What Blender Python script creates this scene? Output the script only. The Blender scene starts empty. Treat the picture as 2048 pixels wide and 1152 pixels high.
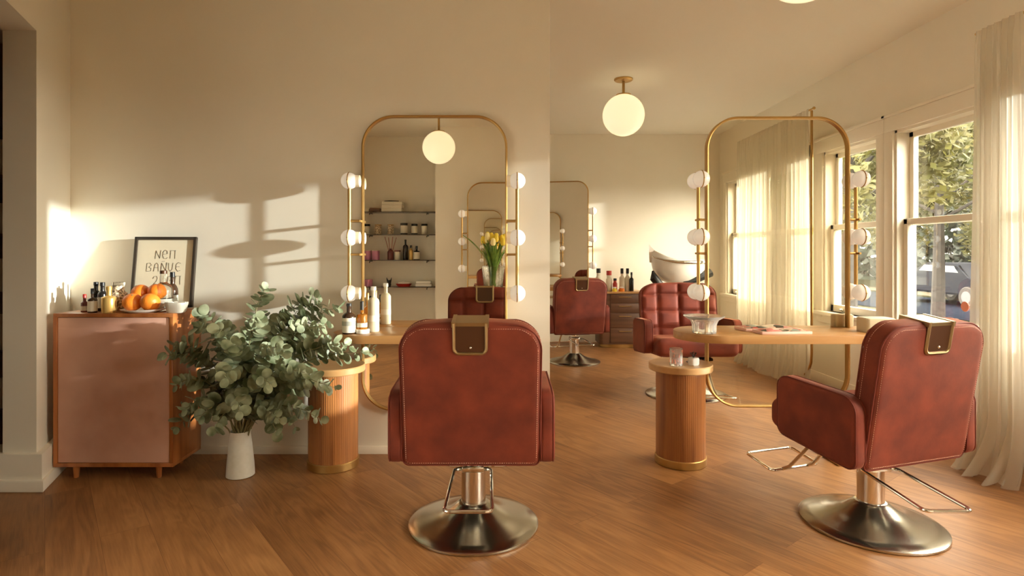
import bpy, bmesh, math, random
from math import sin, cos, pi, radians as R, sqrt, exp
from mathutils import Vector, Matrix
random.seed(7)
S = bpy.context.scene
COL = S.collection
F = 1165.0                      # focal length in pixels of the 2048 px wide frame

# ------------------------------------------------------------------ camera
cam_d = bpy.data.cameras.new('camera'); cam = bpy.data.objects.new('camera', cam_d); COL.objects.link(cam)
cam.location = (0, 0, 1.25); cam.rotation_euler = (pi/2, 0, 0)
cam_d.sensor_width = 36; cam_d.lens = 36*F/2048
cam_d.shift_x = 24/2048; cam_d.shift_y = -71/2048
cam_d.clip_start = 0.02; cam_d.clip_end = 300
S.camera = cam

# ------------------------------------------------------------------ world, sun, exposure
S.view_settings.view_transform = 'Standard'; S.view_settings.look = 'None'
S.view_settings.exposure = 0.76; S.view_settings.gamma = 1.0; S.view_settings.use_curve_mapping = False
S.cycles.use_denoising = True
S.cycles.max_bounces = 14; S.cycles.diffuse_bounces = 8; S.cycles.glossy_bounces = 8
S.cycles.transparent_max_bounces = 16
S.cycles.sample_clamp_indirect = 6.0
W = bpy.data.worlds.new('sky'); S.world = W; W.use_nodes = True
bg = W.node_tree.nodes['Background']
bg.inputs[0].default_value = (1.0, 0.88, 0.70, 1); bg.inputs[1].default_value = 18.5
SUN_A, SUN_B = 0.19, 0.11
sd = bpy.data.lights.new('sun', 'SUN'); so = bpy.data.objects.new('sun', sd); COL.objects.link(so)
sd.energy = 5.6; sd.color = (0.97, 1.0, 0.96); sd.angle = R(1.1)
so.rotation_euler = Vector((-1, SUN_A, -SUN_B)).to_track_quat('-Z', 'Y').to_euler()
so.location = (30, -6, 6)

# ------------------------------------------------------------------ helpers
def X(px, d): return (px-1000)*d/F
def Z(py, d): return 1.25 + (505-py)*d/F

class MB:
    def __init__(self): self.bm = bmesh.new()
    def add(self, verts, faces, M=None):
        vs = [self.bm.verts.new(M @ Vector(v) if M else v) for v in verts]
        for f in faces:
            try: self.bm.faces.new([vs[i] for i in f])
            except ValueError: pass
        return vs
    def merge(self, bm2, M=None):
        idx = {}
        for v in bm2.verts: idx[v.index] = self.bm.verts.new(M @ v.co if M else v.co)
        for f in bm2.faces:
            try: self.bm.faces.new([idx[v.index] for v in f.verts])
            except ValueError: pass
    def box(self, x0, x1, y0, y1, z0, z1, bev=0, seg=2, M=None):
        b = bmesh.new(); bmesh.ops.create_cube(b, size=1)
        bmesh.ops.scale(b, vec=(x1-x0, y1-y0, z1-z0), verts=b.verts)
        bmesh.ops.translate(b, vec=((x0+x1)/2, (y0+y1)/2, (z0+z1)/2), verts=b.verts)
        if bev: bmesh.ops.bevel(b, geom=b.edges[:], offset=bev, segments=seg, affect='EDGES', profile=0.5)
        b.verts.index_update(); self.merge(b, M); b.free(); return self
    def lathe(self, prof, c=(0,0,0), seg=32, M=None, sx=1, sy=1):
        vs = []; fs = []; rings = []
        for r, z in prof:
            if r < 1e-6: rings.append([len(vs)]); vs.append((c[0], c[1], c[2]+z))
            else:
                rings.append(list(range(len(vs), len(vs)+seg)))
                for i in range(seg):
                    a = 2*pi*i/seg; vs.append((c[0]+r*cos(a)*sx, c[1]+r*sin(a)*sy, c[2]+z))
        for a, b in zip(rings, rings[1:]):
            for i in range(seg):
                j = (i+1) % seg
                if len(a) == 1 and len(b) == 1: continue
                if len(a) == 1: fs.append((a[0], b[j], b[i]))
                elif len(b) == 1: fs.append((a[i], a[j], b[0]))
                else: fs.append((a[i], a[j], b[j], b[i]))
        self.add(vs, fs, M); return self
    def tube(self, pts, r, closed=False, seg=10, M=None, rf=None, flat=None):
        pts = [Vector(p) for p in pts]; n = len(pts); vs = []; fs = []
        prev = None
        for i, p in enumerate(pts):
            if closed: t = pts[(i+1) % n]-pts[i-1]
            else: t = pts[min(i+1, n-1)]-pts[max(i-1, 0)]
            t.normalize()
            if prev is None:
                up = Vector((0,0,1)) if abs(t.z) < .9 else Vector((0,1,0))
                a = t.cross(up).normalized()
            else: a = (prev-t*prev.dot(t)).normalized()
            prev = a; b = t.cross(a)
            rr = rf(i/(n-1)) if rf else r
            for k in range(seg):
                th = 2*pi*k/seg
                vs.append(p+(a*cos(th)+b*sin(th))*rr)
        m = n if closed else n-1
        for i in range(m):
            for k in range(seg):
                i2 = (i+1) % n; k2 = (k+1) % seg
                fs.append((i*seg+k, i*seg+k2, i2*seg+k2, i2*seg+k))
        if not closed:
            fs.append(tuple(range(seg))[::-1]); fs.append(tuple((n-1)*seg+k for k in range(seg)))
        self.add(vs, fs, M); return self
    def prism(self, outline, z0, z1, bev=0, M=None):
        b = bmesh.new()
        lo = [b.verts.new((x, y, z0)) for x, y in outline]; hi = [b.verts.new((x, y, z1)) for x, y in outline]
        b.faces.new(lo[::-1]); b.faces.new(hi)
        n = len(lo)
        side = []
        for i in range(n): side.append(b.faces.new((lo[i], lo[(i+1) % n], hi[(i+1) % n], hi[i])))
        if bev:
            ed = [e for e in b.edges if abs(e.verts[0].co.z-e.verts[1].co.z) < 1e-7]
            bmesh.ops.bevel(b, geom=ed, offset=bev, segments=2, affect='EDGES', profile=.5)
        b.verts.index_update(); self.merge(b, M); b.free(); return self
    def sphere(self, c, r, seg=24, rings=14, sc=(1,1,1), M=None):
        prof = [(r*sin(pi*i/rings), -r*cos(pi*i/rings)*sc[2]) for i in range(rings+1)]
        prof[0] = (0, prof[0][1]); prof[-1] = (0, prof[-1][1])
        return self.lathe(prof, c, seg, M, sc[0], sc[1])
    def grid(self, fn, nu, nv, M=None):
        vs = [fn(i/nu, j/nv) for j in range(nv+1) for i in range(nu+1)]
        fs = [(j*(nu+1)+i, j*(nu+1)+i+1, (j+1)*(nu+1)+i+1, (j+1)*(nu+1)+i) for j in range(nv) for i in range(nu)]
        self.add(vs, fs, M); return self
    def build(self, name, mat, parent=None, angle=35, loc=None, normals=True):
        if normals: bmesh.ops.recalc_face_normals(self.bm, faces=self.bm.faces[:])
        me = bpy.data.meshes.new(name); self.bm.to_mesh(me); self.bm.free()
        me.materials.append(mat)
        me.shade_smooth(); me.set_sharp_from_angle(angle=R(angle))
        o = bpy.data.objects.new(name, me); COL.objects.link(o)
        if parent: o.parent = parent
        if loc: o.location = loc
        return o

def tag(o, label=None, cat=None, group=None, kind=None):
    if label: o['label'] = label
    if cat: o['category'] = cat
    if group: o['group'] = group
    if kind: o['kind'] = kind
    return o
def thing(name, label, cat, loc=(0,0,0), rz=0, group=None):
    o = bpy.data.objects.new(name, None); COL.objects.link(o); o.empty_display_size = .1
    o.location = loc; o.rotation_euler = (0, 0, rz)
    return tag(o, label, cat, group)
def structure(name, mb, mat, angle=35):
    o = mb.build(name, mat, angle=angle); o['kind'] = 'structure'; return o
KIDS = {}
def kids(o): return [c for c in bpy.data.objects if c.parent == o]
def copy_tree(o, parent=None):
    c = o.copy(); COL.objects.link(c)
    if parent: c.parent = parent
    for ch in kids(o): copy_tree(ch, c)
    return c
def rrect(w, h, r, n=8, cx=0, cy=0, rb=None):
    pts = []; rt_ = r
    for (sx, sy, a0) in ((1,1,0), (-1,1,pi/2), (-1,-1,pi), (1,-1,3*pi/2)):
        r = rt_ if (sy > 0 or rb is None) else rb
        for i in range(n+1):
            a = a0+pi/2*i/n
            pts.append((cx+sx*(w/2-r)+r*cos(a), cy+sy*(h/2-r)+r*sin(a)))
    return pts
def axis_list(L, re, n):
    e = re/(L/2)
    inner = 1-e
    half = [inner*i/n for i in range(n+1)]
    half += [1-e*k for k in (.7, .45, .25, .1, .03)]+[1.0]
    return [-a for a in half[::-1]][:-1]+half
def pillow(mb, w, h, t, rct, re, mapf, front=None, back=None, n=8, taper=None, rcb=None):
    """rounded cushion slab; mapf(u, v, depth); front/back add depth to the faces"""
    us = axis_list(w, re, n); vs_ = axis_list(h, re, n); nu = len(us); nv = len(vs_)
    a, b = w/2, h/2
    def mp(u, v):
        m = max(abs(u), abs(v))
        x, y = u*a, v*b
        if m > 1e-6:
            bx, by = x/m, y/m
            rc = rct if (rcb is None or by > 0) else rcb
            cx, cy = abs(bx)-(a-rc), abs(by)-(b-rc)
            if cx > 0 and cy > 0:
                lo, hi = 0.5, 1.0
                for _ in range(22):
                    k = (lo+hi)/2
                    qx, qy = max(abs(bx)*k-(a-rc), 0), max(abs(by)*k-(b-rc), 0)
                    if qx*qx+qy*qy > rc*rc: hi = k
                    else: lo = k
                s = 1-(1-lo)*m**6
                x *= s; y *= s
        if taper: x *= taper(y)
        return x, y
    P = []
    for side in (1, -1):
        for j, v in enumerate(vs_):
            for i, u in enumerate(us):
                x, y = mp(u, v)
                de = min((1-abs(u))*a, (1-abs(v))*b)
                hgt = t/2-re+(sqrt(max(re*re-(re-de)**2, 0)) if de < re else re)
                fn = front if side == 1 else back
                if fn: hgt += fn(x, y)*min(1, de/(re*1.2))
                P.append(mapf(x, y, side*hgt))
    fs = []; off = nu*nv
    for j in range(nv-1):
        for i in range(nu-1):
            q = (j*nu+i, j*nu+i+1, (j+1)*nu+i+1, (j+1)*nu+i)
            fs.append(q); fs.append(tuple(off+k for k in q[::-1]))
    ring = [i for i in range(nu)]+[j*nu+nu-1 for j in range(1, nv)]+[(nv-1)*nu+i for i in range(nu-2, -1, -1)]+[j*nu for j in range(nv-2, 0, -1)]
    for k in range(len(ring)):
        p, q = ring[k], ring[(k+1) % len(ring)]
        fs.append((p, off+p, off+q, q))
    mb.add(P, fs); return mb

# ------------------------------------------------------------------ materials
def nodes(name):
    m = bpy.data.materials.new(name); m.use_nodes = True
    nt = m.node_tree; return m, nt, nt.nodes['Principled BSDF']
def lk(nt, a, b): nt.links.new(a, b)
def principled(name, col, rough=.5, metal=0, **kw):
    m, nt, p = nodes(name)
    p.inputs['Base Color'].default_value = (*col, 1); p.inputs['Roughness'].default_value = rough
    p.inputs['Metallic'].default_value = metal
    for k, v in kw.items(): p.inputs[k.replace('_', ' ')].default_value = v
    return m
def noise_col(name, c0, c1, scale=5, rough=.5, metal=0, stretch=(1,1,1), detail=4, bump=0, bscale=None, sheen=0, lo=.35, hi=.65, sheen_tint=(1,1,1), **kw):
    m, nt, p = nodes(name)
    tc = nt.nodes.new('ShaderNodeTexCoord'); mp = nt.nodes.new('ShaderNodeMapping'); mp.inputs['Scale'].default_value = stretch
    no = nt.nodes.new('ShaderNodeTexNoise'); no.inputs['Scale'].default_value = scale; no.inputs['Detail'].default_value = detail
    rp = nt.nodes.new('ShaderNodeValToRGB')
    rp.color_ramp.elements[0].position = lo; rp.color_ramp.elements[1].position = hi
    rp.color_ramp.elements[0].color = (*c0, 1); rp.color_ramp.elements[1].color = (*c1, 1)
    lk(nt, tc.outputs['Object'], mp.inputs[0]); lk(nt, mp.outputs[0], no.inputs['Vector']); lk(nt, no.outputs[0], rp.inputs[0])
    lk(nt, rp.outputs[0], p.inputs['Base Color'])
    p.inputs['Roughness'].default_value = rough; p.inputs['Metallic'].default_value = metal
    if sheen:
        p.inputs['Sheen Weight'].default_value = sheen; p.inputs['Sheen Roughness'].default_value = .35
        p.inputs['Sheen Tint'].default_value = (*sheen_tint, 1)
    if bump:
        n2 = nt.nodes.new('ShaderNodeTexNoise'); n2.inputs['Scale'].default_value = bscale or scale*4; n2.inputs['Detail'].default_value = 3
        bp = nt.nodes.new('ShaderNodeBump'); bp.inputs['Strength'].default_value = bump; bp.inputs['Distance'].default_value = .01
        lk(nt, mp.outputs[0], n2.inputs['Vector']); lk(nt, n2.outputs[0], bp.inputs['Height']); lk(nt, bp.outputs[0], p.inputs['Normal'])
    for k, v in kw.items(): p.inputs[k.replace('_', ' ')].default_value = v
    return m
def wood(name, dark, light, axis='Z', scale=14, rough=.35, coat=.0):
    st = {'X': (.06, 1, 1), 'Y': (1, .06, 1), 'Z': (1, 1, .06)}[axis]
    m = noise_col(name, dark, light, scale=scale, rough=rough, stretch=st, detail=6, lo=.3, hi=.7, bump=.05, bscale=scale*3)
    m.node_tree.nodes['Principled BSDF'].inputs['Coat Weight'].default_value = coat
    return m
def emis(name, col, strength, base=(.9,.88,.8), rough=.25):
    return principled(name, base, rough, 0, Emission_Color=(*col, 1), Emission_Strength=strength)
def pane_mat(name, tint=(1,1,1), refl=1.0, ior=1.5):
    m = bpy.data.materials.new(name); m.use_nodes = True; nt = m.node_tree; nt.nodes.clear()
    out = nt.nodes.new('ShaderNodeOutputMaterial'); mix = nt.nodes.new('ShaderNodeMixShader')
    tr = nt.nodes.new('ShaderNodeBsdfTransparent'); tr.inputs[0].default_value = (*tint, 1)
    gl = nt.nodes.new('ShaderNodeBsdfGlossy'); gl.inputs['Roughness'].default_value = 0
    fr = nt.nodes.new('ShaderNodeFresnel')
    geo = nt.nodes.new('ShaderNodeNewGeometry'); mr = nt.nodes.new('ShaderNodeMapRange')   # same reflectance from either face
    mr.inputs['To Min'].default_value = ior; mr.inputs['To Max'].default_value = 1/ior
    lk(nt, geo.outputs['Backfacing'], mr.inputs[0]); lk(nt, mr.outputs[0], fr.inputs[0])
    mu = nt.nodes.new('ShaderNodeMath'); mu.operation = 'MULTIPLY'; mu.inputs[1].default_value = refl
    lk(nt, fr.outputs[0], mu.inputs[0]); lk(nt, mu.outputs[0], mix.inputs[0])
    lk(nt, tr.outputs[0], mix.inputs[1]); lk(nt, gl.outputs[0], mix.inputs[2]); lk(nt, mix.outputs[0], out.inputs[0])
    return m
def sheer_mat(name, col, transp):
    m = bpy.data.materials.new(name); m.use_nodes = True; nt = m.node_tree; nt.nodes.clear()
    out = nt.nodes.new('ShaderNodeOutputMaterial'); m1 = nt.nodes.new('ShaderNodeMixShader'); m2 = nt.nodes.new('ShaderNodeMixShader')
    tr = nt.nodes.new('ShaderNodeBsdfTransparent'); df = nt.nodes.new('ShaderNodeBsdfDiffuse'); tl = nt.nodes.new('ShaderNodeBsdfTranslucent')
    df.inputs[0].default_value = (*col, 1); tl.inputs[0].default_value = (*col, 1)
    m1.inputs[0].default_value = .5; lk(nt, df.outputs[0], m1.inputs[1]); lk(nt, tl.outputs[0], m1.inputs[2])
    m2.inputs[0].default_value = transp; lk(nt, m1.outputs[0], m2.inputs[1]); lk(nt, tr.outputs[0], m2.inputs[2]); lk(nt, m2.outputs[0], out.inputs[0])
    return m
def leaf_mat(name, c0, c1, transl=.3, rough=.45, scale=9):
    m, nt, p = nodes(name)
    out = [n for n in nt.nodes if n.type == 'OUTPUT_MATERIAL'][0]
    tc = nt.nodes.new('ShaderNodeTexCoord'); no = nt.nodes.new('ShaderNodeTexNoise'); no.inputs['Scale'].default_value = scale
    rp = nt.nodes.new('ShaderNodeValToRGB'); rp.color_ramp.elements[0].position = .35; rp.color_ramp.elements[1].position = .65
    rp.color_ramp.elements[0].color = (*c0, 1); rp.color_ramp.elements[1].color = (*c1, 1)
    lk(nt, tc.outputs['Object'], no.inputs['Vector']); lk(nt, no.outputs[0], rp.inputs[0]); lk(nt, rp.outputs[0], p.inputs['Base Color'])
    p.inputs['Roughness'].default_value = rough
    tl = nt.nodes.new('ShaderNodeBsdfTranslucent'); lk(nt, rp.outputs[0], tl.inputs[0])
    mx = nt.nodes.new('ShaderNodeMixShader'); mx.inputs[0].default_value = transl
    lk(nt, p.outputs[0], mx.inputs[1]); lk(nt, tl.outputs[0], mx.inputs[2]); lk(nt, mx.outputs[0], out.inputs[0])
    return m
def floor_mat():
    m, nt, p = nodes('oak_floor')
    tc = nt.nodes.new('ShaderNodeTexCoord'); mp = nt.nodes.new('ShaderNodeMapping')
    mp.inputs['Rotation'].default_value = (0, 0, R(-128))
    lk(nt, tc.outputs['Object'], mp.inputs[0])
    br = nt.nodes.new('ShaderNodeTexBrick'); br.offset = .37; br.inputs['Scale'].default_value = 1
    br.inputs['Brick Width'].default_value = 1.9; br.inputs['Row Height'].default_value = .19
    br.inputs['Mortar Size'].default_value = .0012; br.inputs['Mortar Smooth'].default_value = .4
    br.inputs['Color1'].default_value = (.0,.0,.0,1); br.inputs['Color2'].default_value = (1,1,1,1); br.inputs['Mortar'].default_value = (.5,.5,.5,1)
    lk(nt, mp.outputs[0], br.inputs['Vector'])
    # grain: distorted noise stretched along the plank, offset per plank
    sep = nt.nodes.new('ShaderNodeVectorMath'); sep.operation = 'SCALE'; sep.inputs['Scale'].default_value = 7.3
    lk(nt, br.outputs['Color'], sep.inputs[0])
    add = nt.nodes.new('ShaderNodeVectorMath'); lk(nt, mp.outputs[0], add.inputs[0]); lk(nt, sep.outputs[0], add.inputs[1])
    st = nt.nodes.new('ShaderNodeMapping'); st.inputs['Scale'].default_value = (1.0, 7.0, 1); lk(nt, add.outputs[0], st.inputs[0])
    n1 = nt.nodes.new('ShaderNodeTexNoise'); n1.inputs['Scale'].default_value = 1.1; n1.inputs['Detail'].default_value = 2; n1.inputs['Distortion'].default_value = 1.1
    lk(nt, st.outputs[0], n1.inputs['Vector'])
    mulw = nt.nodes.new('ShaderNodeMath'); mulw.operation = 'MULTIPLY'; mulw.inputs[1].default_value = 34; lk(nt, n1.outputs[0], mulw.inputs[0])
    fr = nt.nodes.new('ShaderNodeMath'); fr.operation = 'SINE'; lk(nt, mulw.outputs[0], fr.inputs[0])
    n2 = nt.nodes.new('ShaderNodeTexNoise'); n2.inputs['Scale'].default_value = 14; n2.inputs['Detail'].default_value = 5
    st2 = nt.nodes.new('ShaderNodeMapping'); st2.inputs['Scale'].default_value = (.5, 9, 1); lk(nt, add.outputs[0], st2.inputs[0]); lk(nt, st2.outputs[0], n2.inputs['Vector'])
    n3 = nt.nodes.new('ShaderNodeTexNoise'); n3.inputs['Scale'].default_value = 2.6; n3.inputs['Detail'].default_value = 3; lk(nt, add.outputs[0], n3.inputs['Vector'])
    # combine
    def math(op, a, b):
        q = nt.nodes.new('ShaderNodeMath'); q.operation = op
        for i, v in enumerate((a, b)):
            if isinstance(v, (int, float)): q.inputs[i].default_value = v
            else: lk(nt, v, q.inputs[i])
        return q.outputs[0]
    bw = nt.nodes.new('ShaderNodeRGBToBW'); lk(nt, br.outputs['Color'], bw.inputs[0])
    t = math('ADD', math('MULTIPLY', fr.outputs[0], .065), math('MULTIPLY', n2.outputs[0], .35))
    t = math('ADD', t, math('MULTIPLY', n3.outputs[0], .45))
    t = math('ADD', t, math('MULTIPLY', bw.outputs[0], .16))
    rp = nt.nodes.new('ShaderNodeValToRGB'); e = rp.color_ramp.elements
    e[0].position = .22; e[0].color = (.150, .060, .020, 1); e[1].position = .75; e[1].color = (.45, .225, .085, 1)
    k = e.new(.48); k.color = (.310, .140, .048, 1)
    lk(nt, t, rp.inputs[0])
    mxs = nt.nodes.new('ShaderNodeMixRGB'); mxs.blend_type = 'MULTIPLY'; mxs.inputs[2].default_value = (.55, .45, .4, 1)
    lk(nt, br.outputs['Fac'], mxs.inputs[0]); lk(nt, rp.outputs[0], mxs.inputs[1]); lk(nt, mxs.outputs[0], p.inputs['Base Color'])
    p.inputs['Roughness'].default_value = .42
    bp = nt.nodes.new('ShaderNodeBump'); bp.inputs['Strength'].default_value = .12; bp.inputs['Distance'].default_value = .004
    lk(nt, n2.outputs[0], bp.inputs['Height']); lk(nt, bp.outputs[0], p.inputs['Normal'])
    return m

M = {}
M['wall'] = noise_col('wall_paint', (.80,.755,.65), (.82,.775,.67), scale=2.5, rough=.85, bump=.02, bscale=220)
M['ceil'] = principled('ceiling_paint', (.82,.79,.70), .9)
M['trim'] = principled('trim_paint', (.84,.79,.68), .45)
M['floor'] = floor_mat()
M['velvet'] = noise_col('velvet', (.125,.0165,.0058), (.210,.0315,.0108), scale=7, rough=.75, detail=5, bump=.03, bscale=90, sheen=.26, sheen_tint=(1,.45,.25))
M['piping'] = principled('velvet_piping', (.15,.020,.009), .7)
M['stitch'] = principled('stitch_thread', (.75,.42,.30), .7)
M['steel'] = principled('brushed_steel', (.54,.52,.46), .19, 1, Anisotropic=.6)
M['chrome'] = principled('chrome', (.78,.76,.72), .10, 1)
M['darkmetal'] = principled('dark_metal', (.06,.055,.05), .4, .6)
M['brass'] = principled('aged_brass', (.50,.315,.115), .42, 1)
M['bronze'] = principled('bronze_bracket', (.40,.29,.15), .38, 1)
M['plate'] = principled('brown_plate', (.085,.035,.016), .32, .2)
M['mirror'] = principled('mirror_silver', (.90,.88,.82), .0, 1)
M['pane2'] = pane_mat('tinted_mirror_pane', (.90,.86,.77), .5)
M['glass'] = pane_mat('window_glass', (.97,.98,.97), 1.6)
M['oak'] = wood('oak_table', (.36,.165,.048), (.52,.285,.105), 'X', 16, .35)
M['oakrim'] = wood('oak_light', (.40,.20,.07), (.55,.325,.135), 'X', 16, .35)
M['walnut'] = wood('fluted_walnut', (.21,.068,.018), (.47,.19,.055), 'Z', 22, .38)
M['cabwood'] = wood('cabinet_wood', (.27,.08,.02), (.47,.175,.05), 'Z', 18, .3)
M['darkwood'] = wood('dark_walnut', (.085,.038,.02), (.16,.075,.04), 'X', 20, .4)
M['copper'] = noise_col('copper_panel', (.54,.285,.205), (.70,.42,.32), scale=3.2, rough=.42, detail=6, lo=.3, hi=.7)
M['ceramic'] = noise_col('white_ceramic', (.72,.70,.62), (.78,.76,.69), scale=30, rough=.35)
M['white'] = principled('white_glaze', (.85,.83,.78), .25)
M['cream'] = principled('cream_box', (.62,.55,.39), .5)
M['opal'] = emis('opal_glass', (1,.86,.53), .46)
M['bulb'] = emis('opal_bulb', (1,.86,.68), .16, (.78,.76,.72))
M['neck'] = emis('bulb_neck', (1,.80,.52), .10, (.85,.75,.55))
M['sheer'] = sheer_mat('sheer_linen', (.78,.745,.66), .30)
M['leaf'] = leaf_mat('eucalyptus_leaf', (.115,.145,.066), (.38,.42,.27), .22, .42, 14)
M['stem'] = principled('stem_green', (.22,.20,.09), .6)
M['black'] = principled('black_plastic', (.012,.012,.012), .35)
M['frameblk'] = principled('dark_frame', (.035,.025,.017), .4)
M['paper'] = principled('poster_paper', (.70,.62,.46), .8)
M['ink'] = principled('ink', (.03,.028,.025), .8)
M['amber'] = principled('amber_glass', (.75,.33,.035), .05, 0, Transmission_Weight=.75, IOR=1.45)
M['brownglass'] = principled('brown_glass', (.045,.022,.012), .08)
M['blackglass'] = principled('black_glass', (.015,.013,.012), .1)
M['clear'] = principled('clear_glass', (.97,.97,.95), .02, 0, Transmission_Weight=1, IOR=1.4)
M['crystal'] = principled('crystal', (.97,.96,.93), .06, 0, Transmission_Weight=.86, IOR=1.45)
M['label'] = principled('paper_label', (.74,.70,.58), .7)
M['labelgrey'] = principled('grey_label', (.40,.40,.34), .7)
M['gold'] = principled('gold_bottle', (.70,.45,.14), .25, .5)
M['orange'] = noise_col('orange_peel', (.78,.165,.012), (.83,.26,.025), scale=6, rough=.4, bump=.15, bscale=160)
M['pink'] = principled('pink_glass', (.60,.25,.42), .3)
M['red'] = principled('red_glaze', (.45,.03,.02), .3)
M['redbrown'] = principled('redbrown_glass', (.14,.035,.03), .15)
M['reed'] = principled('reed', (.38,.10,.05), .6)
M['pebble'] = noise_col('pebbles', (.25,.17,.10), (.80,.66,.46), scale=90, rough=.6, detail=1, lo=.45, hi=.55)
M['shelfglass'] = principled('smoked_glass_shelf', (.10,.075,.05), .15)
M['tulip'] = principled('tulip_yellow', (.85,.66,.06), .5)
M['tulip2'] = principled('tulip_pale', (.90,.80,.38), .5)
M['tleaf'] = leaf_mat('tulip_leaf', (.10,.22,.03), (.25,.40,.07), .3)
M['bark'] = noise_col('bark', (.012,.011,.012), (.030,.026,.024), scale=9, rough=.9)
M['tree1'] = leaf_mat('autumn_leaf', (.035,.045,.010), (.11,.10,.025), .45, .6, .9)
M['tree2'] = leaf_mat('orange_leaf', (.16,.045,.008), (.12,.09,.018), .45, .6, .9)
M['tree3'] = leaf_mat('dark_leaf', (.008,.016,.014), (.022,.034,.022), .3, .6, .6)
M['grass'] = noise_col('lawn', (.010,.012,.008), (.020,.020,.012), scale=2, rough=.95)
M['asphalt'] = noise_col('asphalt', (.008,.011,.018), (.013,.017,.026), scale=6, rough=.9)
M['paving'] = noise_col('paving', (.06,.052,.04), (.08,.07,.055), scale=4, rough=.9)
for k_ in ('grass','asphalt','paving'): M[k_].node_tree.nodes['Principled BSDF'].inputs['Specular IOR Level'].default_value = 0
M['carpaint'] = principled('blue_grey_paint', (.003,.005,.011), .6, .0, Specular_IOR_Level=.06)
M['tyre'] = principled('tyre', (.02,.02,.02), .8)
M['carglass'] = principled('car_window', (.03,.04,.05), .08)
M['silver_rope'] = principled('hubcap', (.06,.06,.07), .5, 0)
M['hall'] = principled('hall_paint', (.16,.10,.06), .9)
M['sticker'] = principled('salmon_sticker', (.72,.27,.18), .6)

# ------------------------------------------------------------------ room shell
XR = 3.07; YB = 8.13; YA = 3.62; ZC = 2.9
structure('floor', MB().box(-6, XR+.2, -1.4, YB+.2, -.08, 0), M['floor'])
structure('ceiling', MB().box(-6, XR+.2, -1.4, YB+.2, ZC, ZC+.12), M['ceil'])
structure('wall_partition', MB().box(-2.95, .31, YA, YA+.16, 0, ZC), M['wall'])
structure('wall_back', MB().box(-2.95, XR+.2, YB, YB+.15, 0, ZC), M['wall'])
m = MB().box(-.85, XR+.2, -.65, -.5, 0, ZC); m.box(-.85, -.72, -1.15, -.65, 0, ZC); m.box(-2.2, -.72, -1.3, -1.15, 0, ZC)
structure('wall_front', m, M['wall'])
# angled left pier with the opening, header above, and the rest of the left wall
A_ = (-2.67, 3.62); B_ = (-2.443, 3.07); dx, dy = .381, -.924
C_ = (B_[0]+1.1*dx, B_[1]+1.1*dy)
m = MB()
m.prism([A_, B_, (B_[0]-.178, B_[1]), (-2.95, 3.62)], 0, ZC)
hb = [B_, C_, (C_[0]-.19, C_[1]-.05), (B_[0]-.178, B_[1])]
m.prism(hb, 2.42, ZC)
m.prism([C_, (C_[0], -1.2), (C_[0]-.19, -1.2), (C_[0]-.19, C_[1]-.05)], 0, ZC)
m.box(-2.95, -2.8, 3.7, YB, 0, ZC)
structure('wall_left', m, M['wall'])
m = MB()
m.prism([(-2.66, 3.66), (-2.395, 3.045), (-3.0, 3.045), (-3.0, 3.2), (-2.72, 3.2), (-2.80, 3.66)], 0, .195, .006)
m.prism([(-2.60, 3.60), (-2.375, 3.028), (-3.0, 3.028), (-3.0, 3.1), (-2.72, 3.1), (-2.80, 3.60)], 0, .062, .008)
structure('baseboard_left', m, M['trim'])
structure('baseboard_partition', MB().box(-2.6, .318, YA-.012, YA, 0, .05, .003), M['trim'])
m = MB().box(.31, XR, YB-.014, YB, 0, .10, .003); m.box(XR-.014, XR, 3.3, YB, 0, .10, .003)
structure('baseboard_back', m, M['trim'])
# hall seen as a sliver through the left opening
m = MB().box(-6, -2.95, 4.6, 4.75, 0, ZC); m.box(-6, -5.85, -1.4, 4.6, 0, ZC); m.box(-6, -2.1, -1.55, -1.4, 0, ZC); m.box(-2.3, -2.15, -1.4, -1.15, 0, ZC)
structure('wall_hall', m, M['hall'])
t = thing('bookcase', 'dark wooden bookcase glimpsed through the doorway at the left edge', 'bookcase', (-3.9, 4.3, 0))
m = MB().box(-.5, .55, .13, .15, 0, 2.3)
for xx in (-.5, .52): m.box(xx, xx+.03, -.15, .15, 0, 2.3)
m.build('case', M['darkwood'], t)
for k in range(6): MB().box(-.47, .52, -.15, .13, .1+k*.42, .125+k*.42).build('shelf', M['darkwood'], t)
for k in range(5):
    for q, c in enumerate((M['red'], M['oak'], M['paper'])):
        b = MB().box(-3.9+.40-q*.055, -3.9+.44-q*.055, 4.2, 4.4, .126+k*.42, .126+k*.42+.26-.02*((k+q) % 3), .002).build('book', c)
        tag(b, 'book standing in the dark hall bookcase', 'book', 'books in the hall bookcase')

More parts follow.
